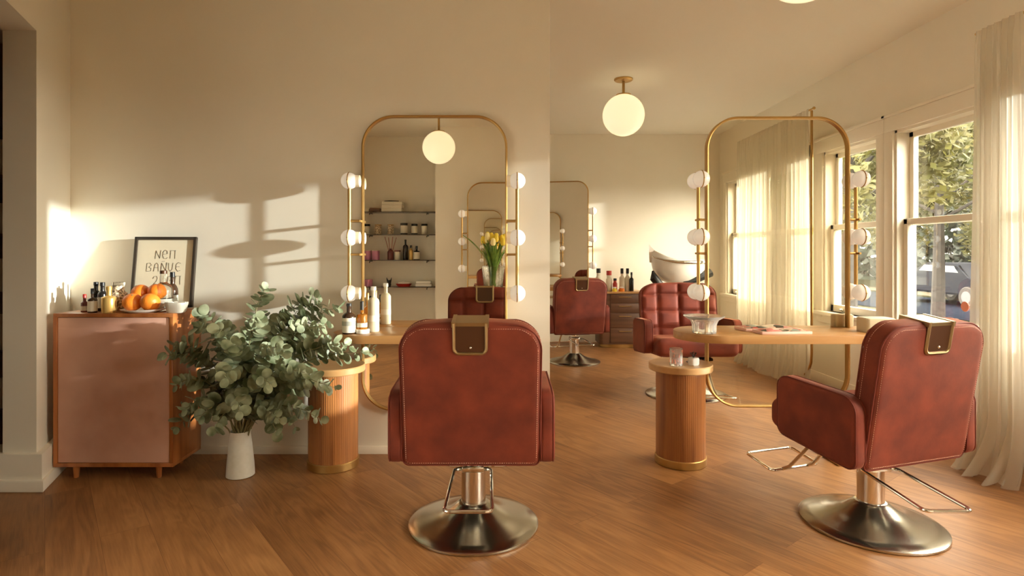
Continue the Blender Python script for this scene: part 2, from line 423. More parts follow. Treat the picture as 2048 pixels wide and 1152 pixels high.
# right wall with window openings: (y0, y1) of each opening
ZS, ZT, ZR = .70, 2.20, 1.48
WIN = [(-.4, 1.66), (2.1, 3.17), (3.66, 4.53), (4.72, 5.52), (5.85, 6.98), (7.08, 7.87)]  # first opening is unseen, added to let in fill daylight
m = MB(); ys = -1.4
for (a, b) in WIN:
    m.box(XR, XR+.16, ys, a, 0, ZC); ys = b
    m.box(XR, XR+.16, a, b, 0, ZS); m.box(XR, XR+.16, a, b, ZT, ZC)
m.box(XR, XR+.16, ys, YB+.15, 0, ZC)
structure('wall_right', m, M['wall'])
GL = []
for i, (a, b) in enumerate(WIN):
    w = bpy.data.objects.new('window_%d' % (i+1), None); COL.objects.link(w); w['kind'] = 'structure'
    w.location = (XR, (a+b)/2, ZS)
    h = (b-a)/2; H = ZT-ZS; r = ZR-ZS
    m = MB()
    m.box(-.022, .0, -h-.10, -h+.005, -.06, H+.13, .004); m.box(-.022, .0, h-.005, h+.10, -.06, H+.13, .004)
    m.box(-.024, .0, -h-.10, h+.10, H-.005, H+.11, .004); m.box(-.034, .0, -h-.115, h+.115, H+.11, H+.135, .004)
    m.build('casing', M['trim'], w)
    MB().box(-.06, .06, -h-.12, h+.12, -.035, .0, .006).box(-.02, .0, -h-.1, h+.1, -.11, -.035, .003).build('sill', M['trim'], w)
    m = MB()                                   # jamb lining
    m.box(0, .15, -h, -h+.025, 0, H); m.box(0, .15, h-.025, h, 0, H); m.box(0, .15, -h, h, H-.025, H)
    m.build('jamb', M['trim'], w)
    def sash(z0, z1, x0, name, bot):
        m = MB(); e = h-.025; s = .045
        m.box(x0, x0+.04, -e, -e+s, z0, z1, .004); m.box(x0, x0+.04, e-s, e, z0, z1, .004)
        m.box(x0, x0+.04, -e, e, z1-.045, z1, .004); m.box(x0, x0+.04, -e, e, z0, z0+bot, .004)
        sh = m.build(name, M['trim'], w)
        MB().box(x0+.018, x0+.022, -e+s-.005, e-s+.005, z0+bot-.005, z1-.04).build('glass_pane', M['glass'], sh)
        return sh
    lo = sash(0, r+.03, .05, 'lower_sash', .065)
    sash(r-.02, H-.02, .095, 'upper_sash', .045)
    MB().lathe([(0,0), (.018,0), (.018,.008), (.007,.014), (.006,.03), (0,.03)], seg=12, M=Matrix.Translation((.05, .18, .03)) @ Matrix.Rotation(-pi/2, 4, 'Y')).build('sash_lift', M['chrome'], lo)
    ld = bpy.data.lights.new('daylight_portal', 'AREA'); ld.shape = 'RECTANGLE'; ld.size = H; ld.size_y = 2*h; ld.cycles.is_portal = True
    lo2 = bpy.data.objects.new('daylight_portal', ld); COL.objects.link(lo2)
    lo2.location = (XR+.17, (a+b)/2, ZS+H/2); lo2.rotation_euler = (0, pi/2, 0)
# round sticker on the near window
tag(MB().lathe([(0,0), (.034,0), (.034,.001), (0,.001)], seg=28, M=Matrix.Translation((XR+.067, X(1930, 3.0)*0+3.93, 1.25-.365)) @ Matrix.Rotation(-pi/2, 4, 'Y')).build('sticker', M['sticker']),
    'small round salmon sticker on the lower pane of the nearest window', 'sticker')

# ------------------------------------------------------------------ curtains
def curtain(name, label, xc, y0, y1, ztop, folds, amp, seed, flare=.0, drop=.012):
    rnd = random.Random(seed)
    ph = [rnd.uniform(0, 6.28) for _ in range(6)]
    t = thing(name, label, 'curtain', (xc, (y0+y1)/2, 0))
    L = y1-y0
    def fn(u, v):
        y = (u-.5)*L
        z = drop+v*(ztop-drop)
        low = (1-v)
        a = amp*(.55+.45*low)*(1-.55*exp(-((1-v)/.03)**2))
        x = a*(sin(2*pi*folds*u+ph[0]+.5*sin(2*pi*u*2+ph[1])) + .35*sin(2*pi*folds*2.3*u+ph[2]+low*1.5) + .2*sin(2*pi*folds*.45*u+ph[3]+low))
        x -= flare*max(0, (.14-v)/.14)**2*(1+.5*sin(2*pi*u*3+ph[4]))
        y += .012*sin(2*pi*folds*2*u+ph[5])*low+(u-.5)*.06*low**2
        z += .012*max(0, 1-v*12)*sin(2*pi*u*folds*.9+ph[2])
        return (x, y, max(z, .004))
    MB().grid(fn, int(folds*22), 46).build('sheer_panel', M['sheer'], t, angle=180, normals=False)
    m = MB().tube([(.02, -L/2-.03, ztop-.006), (.02, L/2+.03, ztop-.006)], .008, seg=10)
    m.sphere((.02, -L/2-.04, ztop-.006), .014, 12, 8)
    m.build('curtain_rod', M['brass'], t)
    m = MB()
    for yy in (L/2-.05,): m.tube([(.02, yy, ztop-.006), (XR-xc, yy, ztop-.006)], .006, seg=8)
    m.build('rod_bracket', M['brass'], t)
    return t
curtain('sheer_curtain', 'cream sheer floor-length curtain at the right edge of the room, nearest', 2.75, 3.07, 3.36, 2.525, 6.5, .030, 3, .10)
curtain('sheer_curtain', 'cream sheer curtain seen through the right station frame, window behind it', 2.75, 5.18, 6.74, 2.53, 17, .030, 5, .05)
t = thing('sun_block_plinth', 'low walnut plinth by the near window, added out of view to block sun', 'cabinet', (2.74, 2.22, 0))  # added out of view to keep the sun off the right chair's back
MB().box(-.13, .13, -.16, .155, .0, 1.05, .006).build('plinth_body', M['darkwood'], t); MB().box(-.145, .145, -.175, .165, 1.05, 1.08, .005).build('plinth_top', M['oakrim'], t)
# brass draw wand at the near end of the far curtain
zt = 2.50
pts = [(0,0,zt), (0,-.0,.36), (0,.01,.28), (0,.05,.20), (0,.11,.155), (0,.18,.14)]
tag(MB().tube(pts, .011, seg=10).build('curtain_wand', M['brass'], loc=(2.745, 5.13, 0)),
    'tall slim brass wand at the near end of the far sheer curtain', 'curtain wand')

# ------------------------------------------------------------------ mirror stations
def loop3(w, zb, zt, r, y=0, n=12):
    return [(p[0], y, p[1]) for p in rrect(w, zt-zb, r, n, 0, (zb+zt)/2)]
def station(label, loc, rz, zb, zt, bz, half=.435, barx=.50, rad=.19, both=False, glass='mirror', rear=None, tl=(.55,.55), tfront=.35, tz=.79, trear=0, pedestal=None):
    t = thing('mirror_station', label, 'mirror', loc, rz, 'styling mirror stations')
    fr = loop3(2*half, zb, zt, rad, 0, 14)
    m = MB()
    # flat-sided tube frame: rectangular section 14 x 30 mm
    n = len(fr); vs = []; fs = []
    cx, cz = 0, (zb+zt)/2
    for i, p in enumerate(fr):
        a = Vector(fr[i-1]); b = Vector(fr[(i+1) % n]); tg = (b-a).normalized(); nrm = Vector((tg.z, 0, -tg.x))
        for (u, v) in ((-.007,-.016), (.0,-.019), (.007,-.016), (.007,.016), (.0,.019), (-.007,.016)):
            q = Vector(p)+nrm*u; vs.append((q.x, q.y+v, q.z))
    for i in range(n):
        for k in range(6):
            k2 = (k+1) % 6; i2 = (i+1) % n
            fs.append((i*6+k, i*6+k2, i2*6+k2, i2*6+k))
    m.add(vs, fs); m.build('frame', M['brass'], t)
    out = rrect(2*half-.008, zt-zb-.008, rad-.004, 14, 0, (zb+zt)/2)
    Mr = Matrix.Rotation(pi/2, 4, 'X')
    MB().prism(out, -.003, .003, M=Mr).build('mirror_glass' if glass == 'mirror' else 'glass_panel', M[glass], t)
    yb = 0 if both else -.080
    for s in (-1, 1):
        x = s*barx
        m = MB(); zz = sorted(bz)
        gaps = [(zz[0]-.048, zz[0]-.042)]
        for i in range(2): gaps.append((zz[i]+.046, zz[i+1]-.046))
        for (p, q) in gaps[1:]: m.tube([(x, yb, p), (x, yb, q)], .0105, seg=12)
        bar = m.build('light_bar', M['brass'], t)
        span = zz[2]-zz[0]
        for f in (.345, .645):
            zb_ = zz[0]+span*f
            m = MB()
            m.box(min(x, s*half), max(x, s*half), yb-.008 if both else yb-.006, .008, zb_-.007, zb_+.007, .002)
            if both: m.tube([(x, -.045, zb_), (x, .045, zb_)], .007, seg=10)
            m.build('bracket', M['brass'], t)
        for z in zz:
            ys = (-.052, .052) if both else (yb,)
            for y in ys:
                b = MB().sphere((x, y, z), .05, 28, 18).build('bulb', M['bulb'], t)
                sg = -1 if y <= 0 else 1
                arc = [(x, y+sg*.0505*cos(a), z+.0505*sin(a)) for a in [R(-88+176*i/20) for i in range(21)]]
                MB().tube(arc, .0034, seg=6).sphere((x, y+sg*.052, z), .005, 10, 6).build('bulb_strap', M['brass'], b)
            if not both:
                MB().lathe([(0,-.01), (.036,-.01), (.038,.0), (.036,.062), (0,.062)], seg=24, M=Matrix.Translation((x-s*.0, yb+.01, z)) @ Matrix.Rotation(-s*pi/2, 4, 'Y')).build('bulb_neck', M['neck'], t)
    if tl:
        # half-round ended wooden shelf fixed to the frame
        a, b = -tl[0], tl[1]; d = tfront
        pts = []
        r = d*.5
        y1 = -.0 + trear; y0 = -d
        rr = min((y1-y0)/2, .2)
        def ell(cx, sgn):
            return [(cx+sgn*rr*1.15*cos(q), (y0+y1)/2+(y1-y0)/2*sin(q)) for q in [(-pi/2+pi*i/16) for i in range(17)]]
        right = ell(b-rr*1.15, 1)
        left = ell(a+rr*1.15, -1)[::-1]
        tp = right+left
        m = MB().prism(tp, tz-.045, tz, .004); m.build('shelf_top', M['oak'], t)
        for s in (-1, 1):
            MB().box(s*half-.012, s*half+.012, -.10, -.0, tz-.075, tz-.046, .003).build('shelf_bracket', M['brass'], t)
    if pedestal is not None:
        MB().box(pedestal-.05, pedestal+.05, -.025, .025, .012, zb+.05, .004).box(pedestal-.08, pedestal+.08, -.16, .16, 0, .014, .004).build('pedestal', M['brass'], t)
    return t
station('brass mirror station against the partition wall behind the middle red chair', (-.402, 3.585, 0), 0, .285, 2.085, (1.681,1.339,1.004), .441, .505, tl=(.565,.55), tfront=.37)
station('free-standing brass station with see-through pane in front of the windows', (1.696, 3.565, 0), 0, .312, 2.072, (1.694,1.345,1.008), .431, .482, both=True, glass='pane2', tl=(.665,.665), tfront=.355, trear=.10, pedestal=.36)
station('brass mirror station on the far back wall behind the far chair', (.770, 8.00, 0), R(-11.5), .29, 2.22, (1.806,1.435,1.078), .437, .505, rad=.15, tl=(.55,.55), tfront=.34)
station('brass mirror station behind the viewpoint, seen reflected beside the tulips', (.013, -.44, 0), pi, .29, 2.16, (1.75,1.393,1.042), .435, .505, tl=(.55,.55), tfront=.34)

station('brass mirror station on the rear of the partition, seen only in the far mirror', (-.88, 3.83, 0), pi, .29, 2.10, (1.70,1.34,1.0), .435, .505, tl=(.5,.45), tfront=.3)

# ------------------------------------------------------------------ salon chairs
def make_chair(label, loc, rz, pedal=0):
    t = thing('salon_chair', label, 'chair', loc, rz, 'red velvet salon chairs')
    MB().lathe([(0,.0), (.292,.0), (.298,.004), (.298,.012), (.29,.017), (.245,.026), (.19,.040), (.145,.056), (.11,.075), (.085,.093), (.070,.104), (.062,.108), (0,.108)], seg=72).build('base', M['steel'], t, angle=50)
    MB().lathe([(0,.10), (.056,.10), (.056,.262), (.061,.264), (.061,.285), (.055,.288), (.050,.290), (.050,.318), (.064,.322), (.064,.333), (0,.333)], seg=40).build('column', M['chrome'], t)
    MB().box(-.15, .15, -.13, .17, .326, .352, .008).build('seat_plate', M['darkmetal'], t)
    c, s = cos(pedal), sin(pedal)
    def rot(p): return (p[0]*c-p[1]*s, p[0]*s+p[1]*c, p[2])
    def rounded(corners, r=.03, n=6):
        out = []
        N = len(corners)
        for i in range(N):
            p = Vector(corners[i]); a = Vector(corners[i-1]); b = Vector(corners[(i+1) % N])
            da = (a-p).normalized(); db = (b-p).normalized()
            for k in range(n+1):
                q = k/n; p0 = p+da*r; p2 = p+db*r
                out.append((p0*(1-q)**2+p*2*q*(1-q)+p2*q**2)[:])
        return out
    lp = rounded([(-.083,-.052,.272), (.083,-.052,.272), (.092,-.47,.264), (-.092,-.47,.264)])
    m = MB().tube([rot(p) for p in lp], .0075, closed=True, seg=10)
    m.box(-.05, .05, -.075, -.05, .262, .288, .006, M=Matrix.Rotation(pedal, 4, 'Z'))
    m.build('pump_pedal', M['chrome'], t)
    lp = rounded([(-.155,.44,.105), (.155,.44,.105), (.155,.63,.135), (-.155,.63,.135)], .025)
    m = MB().tube(lp, .008, closed=True, seg=10)
    for sx in (-1, 1): m.tube([(sx*.07,.16,.345), (sx*.075,.28,.27), (sx*.08,.40,.13), (sx*.085,.44,.105)], .009, seg=10)
    m.build('footrest', M['chrome'], t)
    # seat
    def mseat(u, v, n):
        x = u; y = .055+v
        z = .415+n+.085*(y+.22)
        if n > 0: z += .018*max(0, (v+.05)/.28)**2*0
        return (x, y, z)
    def seat_tuft(x, y):
        q = 0
        for gx in (0,): q -= .018*exp(-((x-gx)/.016)**2)
        q -= .016*exp(-((y+.02)/.016)**2)
        return q+.012*cos(x*2.4)*cos(y*3)
    m = MB(); pillow(m, .585, .535, .15, .05, .05, mseat, front=seat_tuft, n=16)
    m.build('seat', M['velvet'], t, angle=60)
    # arms
    for sx in (-1, 1):
        def marm(u, v, n, sx=sx): return (sx*(.322+n), -.012+u, .502+v*(1-.16*(u+.21))+.085*(u+.21))
        m = MB(); pillow(m, .425, .305, .068, .07, .022, marm, n=6, rcb=.045)
        am = m.build('armrest', M['velvet'], t, angle=60)
        m = MB()
        for n_ in (.026, -.026):
            m.tube([marm(p[0], p[1], n_) for p in rrect(.425-.006, .305-.006, .068, 8, rb=.043)], .0030, closed=True, seg=6)
        m.build('armrest_piping', M['piping'], am)
    # backrest
    HB = .63
    def mback(u, v, n): return (u, -.165-(v+HB/2)*.155-n, .349+(v+HB/2)*.988-.004*(u/.3)**2*(v > 0)-n*.155)
    def tap(y): return 1.0-.02*(.3-y) if y < .3 else 1
    def arch(mapf): return lambda u, v, n: mapf(u, v-.022*max(0, v/(HB/2))**2*(u/.3)**2, n)
    mb2 = arch(mback)
    def tuft(x, y):                       # 4 columns, 3 rows of soft squares on the sitting side
        q = 0
        for gx in (-.165, .0, .165): q += exp(-((x-gx)/.013)**2)
        for gy in (-.10, .055, .205): q += exp(-((y-gy)/.013)**2)
        puff = .012*abs(sin(pi*(x+.165)/.165)*sin(pi*(y+.10)/.155))**.5
        return -.016*min(q, 1.3)+puff
    def bowl(x, y): return .006*cos(x*4.2)*cos(y*4.2)
    m = MB(); pillow(m, .592, HB, .10, .105, .026, mb2, front=bowl, back=tuft, n=22, taper=tap, rcb=.03)
    bk = m.build('backrest', M['velvet'], t, angle=60)
    m = MB()
    for n_ in (.040, -.040):
        m.tube([mb2(p[0]*tap(p[1]), p[1], n_) for p in rrect(.588, HB-.004, .103, 10, rb=.028)], .0033, closed=True, seg=6)
    m.build('backrest_piping', M['piping'], bk)
    for (w_, h_, r_, rb_, n_) in ((.558, HB-.034, .09, .02, .0505), (.5935, HB+.0015, .105, .03, -.018)):
        m = MB(); o_ = [Vector(mb2(p[0]*tap(p[1]), p[1], n_)) for p in rrect(w_, h_, r_, 12, rb=rb_)]
        o_.append(o_[0]); carry = 0.0
        for a_, b_ in zip(o_, o_[1:]):
            L_ = (b_-a_).length
            if L_ < 1e-6: continue
            q_ = carry
            while q_ < L_:
                e_ = min(q_+.0055, L_); m.tube([a_.lerp(b_, q_/L_), a_.lerp(b_, e_/L_)], .0009, seg=4); q_ += .0095
            carry = q_-L_
        m.build('stitching', M['stitch'], bk)
    # headrest bracket over the top edge: outer plate, inner plate, U frames
    br = MB()
    def U(n_):
        w = .066; pts = [(-w, .314)]+[(-w, .314-.09*i/4) for i in range(1, 4)]
        zlo = .186
        for i in range(9):
            a = pi+pi/2*i/8; pts.append((-w+.022+.022*cos(a), zlo+.022+.022*sin(a)))
        for i in range(9):
            a = -pi/2+pi/2*i/8; pts.append((w-.022+.022*cos(a), zlo+.022+.022*sin(a)))
        pts += [(w, .314-.09*i/4) for i in range(3, 0, -1)]+[(w, .314)]
        return [mback(p[0], p[1], n_) for p in pts]
    for n_ in (.056, -.062): br.tube(U(n_), .0072, seg=8)
    def mk(x0, x1, v0, v1, n0, n1, mb):
        P = [mback(x, v, n) for n in (n0, n1) for v in (v0, v1) for x in (x0, x1)]
        mb.add(P, [(0,1,3,2), (4,5,7,6), (0,1,5,4), (2,3,7,6), (0,2,6,4), (1,3,7,5)])
    mk(-.074, .074, .302, .3165, -.064, .058, br)
    mk(-.076, -.060, .298, .319, -.067, .061, br); mk(.060, .076, .298, .319, -.067, .061, br)
    fr = br.build('headrest_bracket', M['bronze'], t, angle=40)
    for n0, n1 in ((.045, .057), (-.063, -.045)):
        pl = MB(); mk(-.062, .062, .188, .304, n0, n1, pl); pl.build('bracket_plate', M['plate'], fr)
    MB().sphere(mback(.002, .212, .058), .006, 12, 8).build('bracket_knob', M['chrome'], fr)
    return t
c1 = make_chair('red velvet salon chair in the middle foreground, back to the viewer', (-.122, 2.685, 0), 0)
c2 = make_chair('red velvet salon chair at lower right, turned towards the windows side station', (1.711, 2.69, 0), R(18), pedal=R(-18))
c3 = copy_tree(c1); c3.location = (.845, 6.65, 0); c3.rotation_euler = (0, 0, R(9)); c3['label'] = 'smaller, far red velvet salon chair seen from behind past the wall corner'
c4 = copy_tree(c1); c4.location = (1.635, 5.12, 0); c4.rotation_euler = (0, 0, R(180)); c4.scale = (1.17, 1.05, 1.0); 
for ch in kids(c4):
    if ch.name.startswith('headrest_bracket'):
        for g in kids(ch): bpy.data.objects.remove(g)
        bpy.data.objects.remove(ch)
c4['label'] = 'red tufted salon chair facing the viewer behind the right station shelf'

# ------------------------------------------------------------------ fluted side tables
def side_table(label, loc):
    t = thing('side_table', label, 'side table', loc, 0, 'round wooden side tables')
    m = MB(); N = 72*4; pr = []
    body = [(  .1425-.0008*(abs(sin(36*a/1.0))), a) for a in [2*pi*i/N for i in range(N)]]
    m.prism([(r*cos(a), r*sin(a)) for r, a in body], .045, .555)
    m.build('fluted_drum', M['walnut'], t, angle=20)
    MB().lathe([(0,.0), (.146,.0), (.149,.003), (.149,.042), (.146,.046), (0,.046)], seg=64).build('base_ring', M['brass'], t)
    MB().lathe([(0,.552), (.180,.552), (.184,.557), (.184,.587), (.180,.592), (0,.592)], seg=72).build('top', M['oakrim'], t)
    return t
side_table('round fluted wooden side table beside the eucalyptus vase', (-.982, 3.432, 0))
side_table('round fluted wooden side table in front of the right station', (1.078, 3.48, 0))

# ------------------------------------------------------------------ left cabinet and what stands on it
cx0, cx1, cy0, cy1 = -2.456, -1.796, 3.20, 3.50; zb, ztp = .07, .915
t = thing('cabinet', 'orange-brown wooden cabinet with copper coloured door at the left wall', 'cabinet', ((cx0+cx1)/2, (cy0+cy1)/2, 0))
w2 = (cx1-cx0)/2; d2 = (cy1-cy0)/2
m = MB()
m.box(-w2, w2, -d2, d2, ztp-.022, ztp, .003); m.box(-w2, w2, -d2, d2, zb, zb+.022, .003)
m.box(-w2, -w2+.022, -d2, d2, zb+.02, ztp-.02, .002); m.box(w2-.022, w2, -d2, d2, zb+.02, ztp-.02, .002)
m.box(-w2+.01, w2-.01, d2-.012, d2-.002, zb+.01, ztp-.01)
m.build('carcass', M['cabwood'], t)
MB().box(-w2+.024, w2-.024, -d2+.004, -d2+.024, zb+.024, ztp-.024, .002).build('door', M['copper'], t)
for sx in (-1, 1):
    for sy in (-1, 1):
        MB().lathe([(0,0), (.012,0), (.013,.004), (.017,.072), (0,.072)], c=(sx*(w2-.10) if sx > 0 else -w2+.10, sy*(d2-.04), 0), seg=16).build('leg', M['cabwood'], t)

def bottle(name, label, cat, loc, r, h, nr, nh, body, cap=None, lab=None, lr=(.15,.7), caph=0, shoulder=.12, group=None, capr=None, taper=1.0):
    t = thing(name, label, cat, loc, 0, group)
    hb = h-caph
    zsh = hb-nh-shoulder*h
    prof = [(0,0), (r*taper*.94,0), (r*taper,.004), (r,zsh), (r*.94,zsh+shoulder*h*.35), (r*.70,zsh+shoulder*h*.75), (nr*1.05,hb-nh), (nr,hb-nh+.004), (nr,hb), (0,hb)]
    MB().lathe(prof, seg=28).build('body', body, t)
    if cap: 
        cr = capr or nr*1.15
        MB().lathe([(0,hb), (cr,hb), (cr,hb+caph-.002), (cr*.85,hb+caph), (0,hb+caph)], seg=20).build('cap', cap, t)
    if lab:
        MB().lathe([(r*1.004,zsh*lr[0]), (r*1.012,zsh*lr[0]), (r*1.012,zsh*lr[1]), (r*1.004,zsh*lr[1])], seg=28).build('label', lab, t)
    return t
TOP = ztp
def on_cab(px, d): return (X(px, d), d, TOP)
bottle('bottle', 'small reddish bottle at the left end of the cabinet top', 'bottle', on_cab(169, 3.29), .018, .10, .008, .02, M['redbrown'], M['red'], M['label'], caph=.02)
bottle('bottle', 'small dropper bottle with white label, foremost at the cabinet left', 'bottle', on_cab(185, 3.245), .024, .135, .008, .02, M['brownglass'], M['black'], M['label'], (.12,.95), caph=.03)
bottle('bottle', 'dark bottle with black neck behind the white-labelled dropper bottle', 'bottle', on_cab(192, 3.37), .024, .165, .011, .03, M['blackglass'], M['black'], M['label'], (.2,.75), caph=.02)
bottle('bottle', 'dark bottle with cream label just left of the gold bottle', 'bottle', on_cab(205, 3.33), .024, .165, .011, .03, M['blackglass'], M['black'], M['label'], (.2,.85), caph=.02)
bottle('bottle', 'gold bottle with round stopper on the cabinet', 'bottle', on_cab(218, 3.235), .037, .148, .013, .03, M['gold'], M['gold'], None, caph=.022, shoulder=.1)
t = bottle('jar', 'clear jar filled with pebbles behind the gold bottle', 'jar', on_cab(237, 3.36), .046, .165, .030, .03, M['pebble'], M['clear'], None, caph=.02, shoulder=.12)
px0, d0 = 288, 3.285
tag(MB().lathe([(0,.0), (.07,.0), (.085,.003), (.112,.014), (.115,.018), (.11,.019), (.08,.009), (0,.008)], seg=44).build('plate', M['white'], loc=on_cab(px0, d0)),
    'white round plate holding the oranges on the cabinet', 'plate')
def orange(label, x, y, z, r, tilt):
    t = thing('orange', label, 'fruit', (x, y, z), 0, 'oranges on the plate')
    t.rotation_euler = tilt
    m = MB(); prof = []
    for i in range(19):
        a = pi*i/18; rr = r*sin(a); zz = -r*.93*cos(a)
        if i == 18: zz -= .002
        prof.append((max(rr, 0) if i not in (0, 18) else 0, zz))
    m.lathe(prof, seg=28); m.build('fruit_body', M['orange'], t)
    MB().lathe([(0,0), (.004,0), (.005,.002), (0,.003)], c=(0,0,r*.925), seg=8).build('stem_button', M['stem'], t)
ox = X(px0, d0)
orange('orange at the front left of the plate', ox-.052, d0-.02, TOP+.009+.048, .0515, (.5,.3,0))
orange('orange at the front right of the plate, brightest in the sun', ox+.050, d0-.025, TOP+.009+.048, .052, (-.4,.6,1))
orange('orange at the upper left of the pile', ox-.062, d0+.068, TOP+.008+.095, .0495, (.2,-.5,0))
orange('orange at the upper right of the pile', ox+.034, d0+.062, TOP+.008+.100, .048, (.7,.2,2))
orange('orange hidden underneath at the rear of the plate', ox-.012, d0+.066, TOP+.009+.045, .047, (0,0,0))
bottle('bottle', 'large clear glass bottle with dark contents in front of the poster', 'bottle', on_cab(327, 3.36), .051, .232, .017, .05, M['clear'], M['plate'], M['labelgrey'], (.1,.6), caph=.02, shoulder=.2)
bottle('pump_bottle', 'dark pump bottle behind the clear glass bottle', 'bottle', on_cab(345, 3.44), .030, .22, .012, .04, M['brownglass'], M['black'], M['labelgrey'], (.1,.8), caph=.03, shoulder=.2)
t = thing('stone_bowl', 'rough white square stone bowl at the right end of the cabinet', 'bowl', on_cab(353, 3.25))
def sq(r, n=24, p=4): return [(r*cos(a)/((abs(cos(a))**p+abs(sin(a))**p)**(1/p)), r*sin(a)/((abs(cos(a))**p+abs(sin(a))**p)**(1/p))) for a in [2*pi*i/n+pi/7 for i in range(n)]]
rings = [(sq(.040), 0), (sq(.046), .006), (sq(.057), .052), (sq(.056), .058), (sq(.048), .058), (sq(.040), .02)]
vs = []; fs = []; rj = random.Random(4)
for ring, z in rings:
    for (x, y) in ring: vs.append((x*.95, y*.8, z+(rj.uniform(-.003,.003) if z > .05 else 0)))
for k in range(len(rings)-1):
    for i in range(24):
        j = (i+1) % 24; fs.append((k*24+i, k*24+j, (k+1)*24+j, (k+1)*24+i))
fs.append(tuple(range(24))[::-1]); fs.append(tuple(5*24+i for i in range(24)))
m = MB(); m.add(vs, fs); m.build('bowl_body', M['ceramic'], t)

# poster leaning on the wall
pw, ph = .366, .435; lean = math.atan2(.065, ph)
t = thing('framed_poster', 'framed poster with thin hand lettering leaning on the wall above the cabinet', 'picture', (X(316, 3.50), 3.535, TOP), R(3))
t.rotation_euler = (-lean, 0, R(4))
m = MB(); fw = .017
m.box(-pw/2, -pw/2+fw, -.012, .012, 0, ph, .002); m.box(pw/2-fw, pw/2, -.012, .012, 0, ph, .002)
m.box(-pw/2, pw/2, -.012, .012, 0, fw, .002); m.box(-pw/2, pw/2, -.012, .012, ph-fw, ph, .002)
m.build('picture_frame', M['frameblk'], t)
ps = MB().box(-pw/2+.008, pw/2-.008, .0, .008, .008, ph-.008).build('poster_sheet', M['paper'], t)
# lettering strokes (unit cells), drawn as thin ink ribbons
G = {'N': [[(0,0),(.05,1)], [(.05,1),(.75,.05)], [(.75,.05),(.85,1.05)]],
     'e': [[(.0,.55),(.75,.6),(.7,.95),(.35,1.08),(.05,.85),(0,.4),(.2,.05),(.6,.0),(.8,.15)]],
     'P': [[(.05,0),(.1,1)], [(-.05,1),(.95,1.02)], [(.8,1),(.85,0)]],
     'D': [[(0,.95),(.5,1),(.8,.75),(.35,.5)], [(.05,.95),(0,0)], [(.35,.5),(.75,.35),(.7,.05),(0,0)]],
     'A': [[(0,0),(.15,.8),(.4,1),(.65,.8),(.75,0)], [(.1,.45),(.7,.45)]],
     'U': [[(0,1),(.05,.25),(.3,0),(.6,.2),(.7,1)]],
     'E': [[(.75,.95),(.35,1.05),(.05,.8),(.05,.3),(.35,0),(.75,.1)], [(.05,.52),(.6,.55)]],
     '2': [[(0,.7),(.15,.98),(.55,1),(.7,.75),(.55,.4),(.05,0),(.4,.12),(.75,.05)]],
     '-': [[(0,.5),(.8,.52)]]}
def write(s, x, z, h, adv, mb):
    for ch in s:
        if ch in G:
            for st in G[ch]: mb.tube([(x+p[0]*h*.72, -.0006, z+p[1]*h) for p in st], .00095, seg=5)
        x += adv
m = MB()
write('NeP', -.058, .300, .050, .043, m); write('-', -.018, .268, .03, .03, m)
write('DANUE', -.105, .222, .052, .043, m); write('2UDP', -.062, .140, .052, .043, m)
m.build('lettering', M['ink'], ps, angle=180)

# ------------------------------------------------------------------ eucalyptus in the white vase
VX, VY = -1.457, 3.27
t = thing('vase', 'tall white ceramic jug-like vase on the floor holding eucalyptus', 'vase', (VX, VY, 0))
MB().lathe([(0,0), (.070,0), (.076,.004), (.073,.06), (.062,.17), (.054,.232), (.056,.246), (.057,.252), (.050,.250), (.048,.225), (.050,.12), (0,.10)], seg=40).build('vase_body', M['ceramic'], t)
e = thing('eucalyptus_bouquet', 'large bunch of grey-green eucalyptus branches standing in the white vase', 'plant', (VX, VY, .24))
re_ = random.Random(21)
TIPS = [(532,580,3.30),(522,640,3.05),(626,592,3.40),(680,615,3.38),(655,650,3.20),(738,705,3.17),(700,690,3.12),(668,775,3.1),(655,770,3.0),(640,838,3.05),
        (555,868,3.05),(560,845,2.98),(590,850,3.2),(352,858,3.12),(368,820,3.02),(400,838,2.98),(335,712,3.05),(345,690,3.12),(352,770,3.0),(405,630,3.28),(398,655,3.12),
        (440,660,3.02),(470,690,2.95),(600,650,3.15),(570,700,2.95),(455,750,2.92),(540,770,2.90),(610,745,2.98),(430,858,2.98),(478,820,2.9),(620,700,3.3),(640,605,3.38)]
def bez(p, q, r, t_): return p*(1-t_)**2+q*2*t_*(1-t_)+r*t_**2
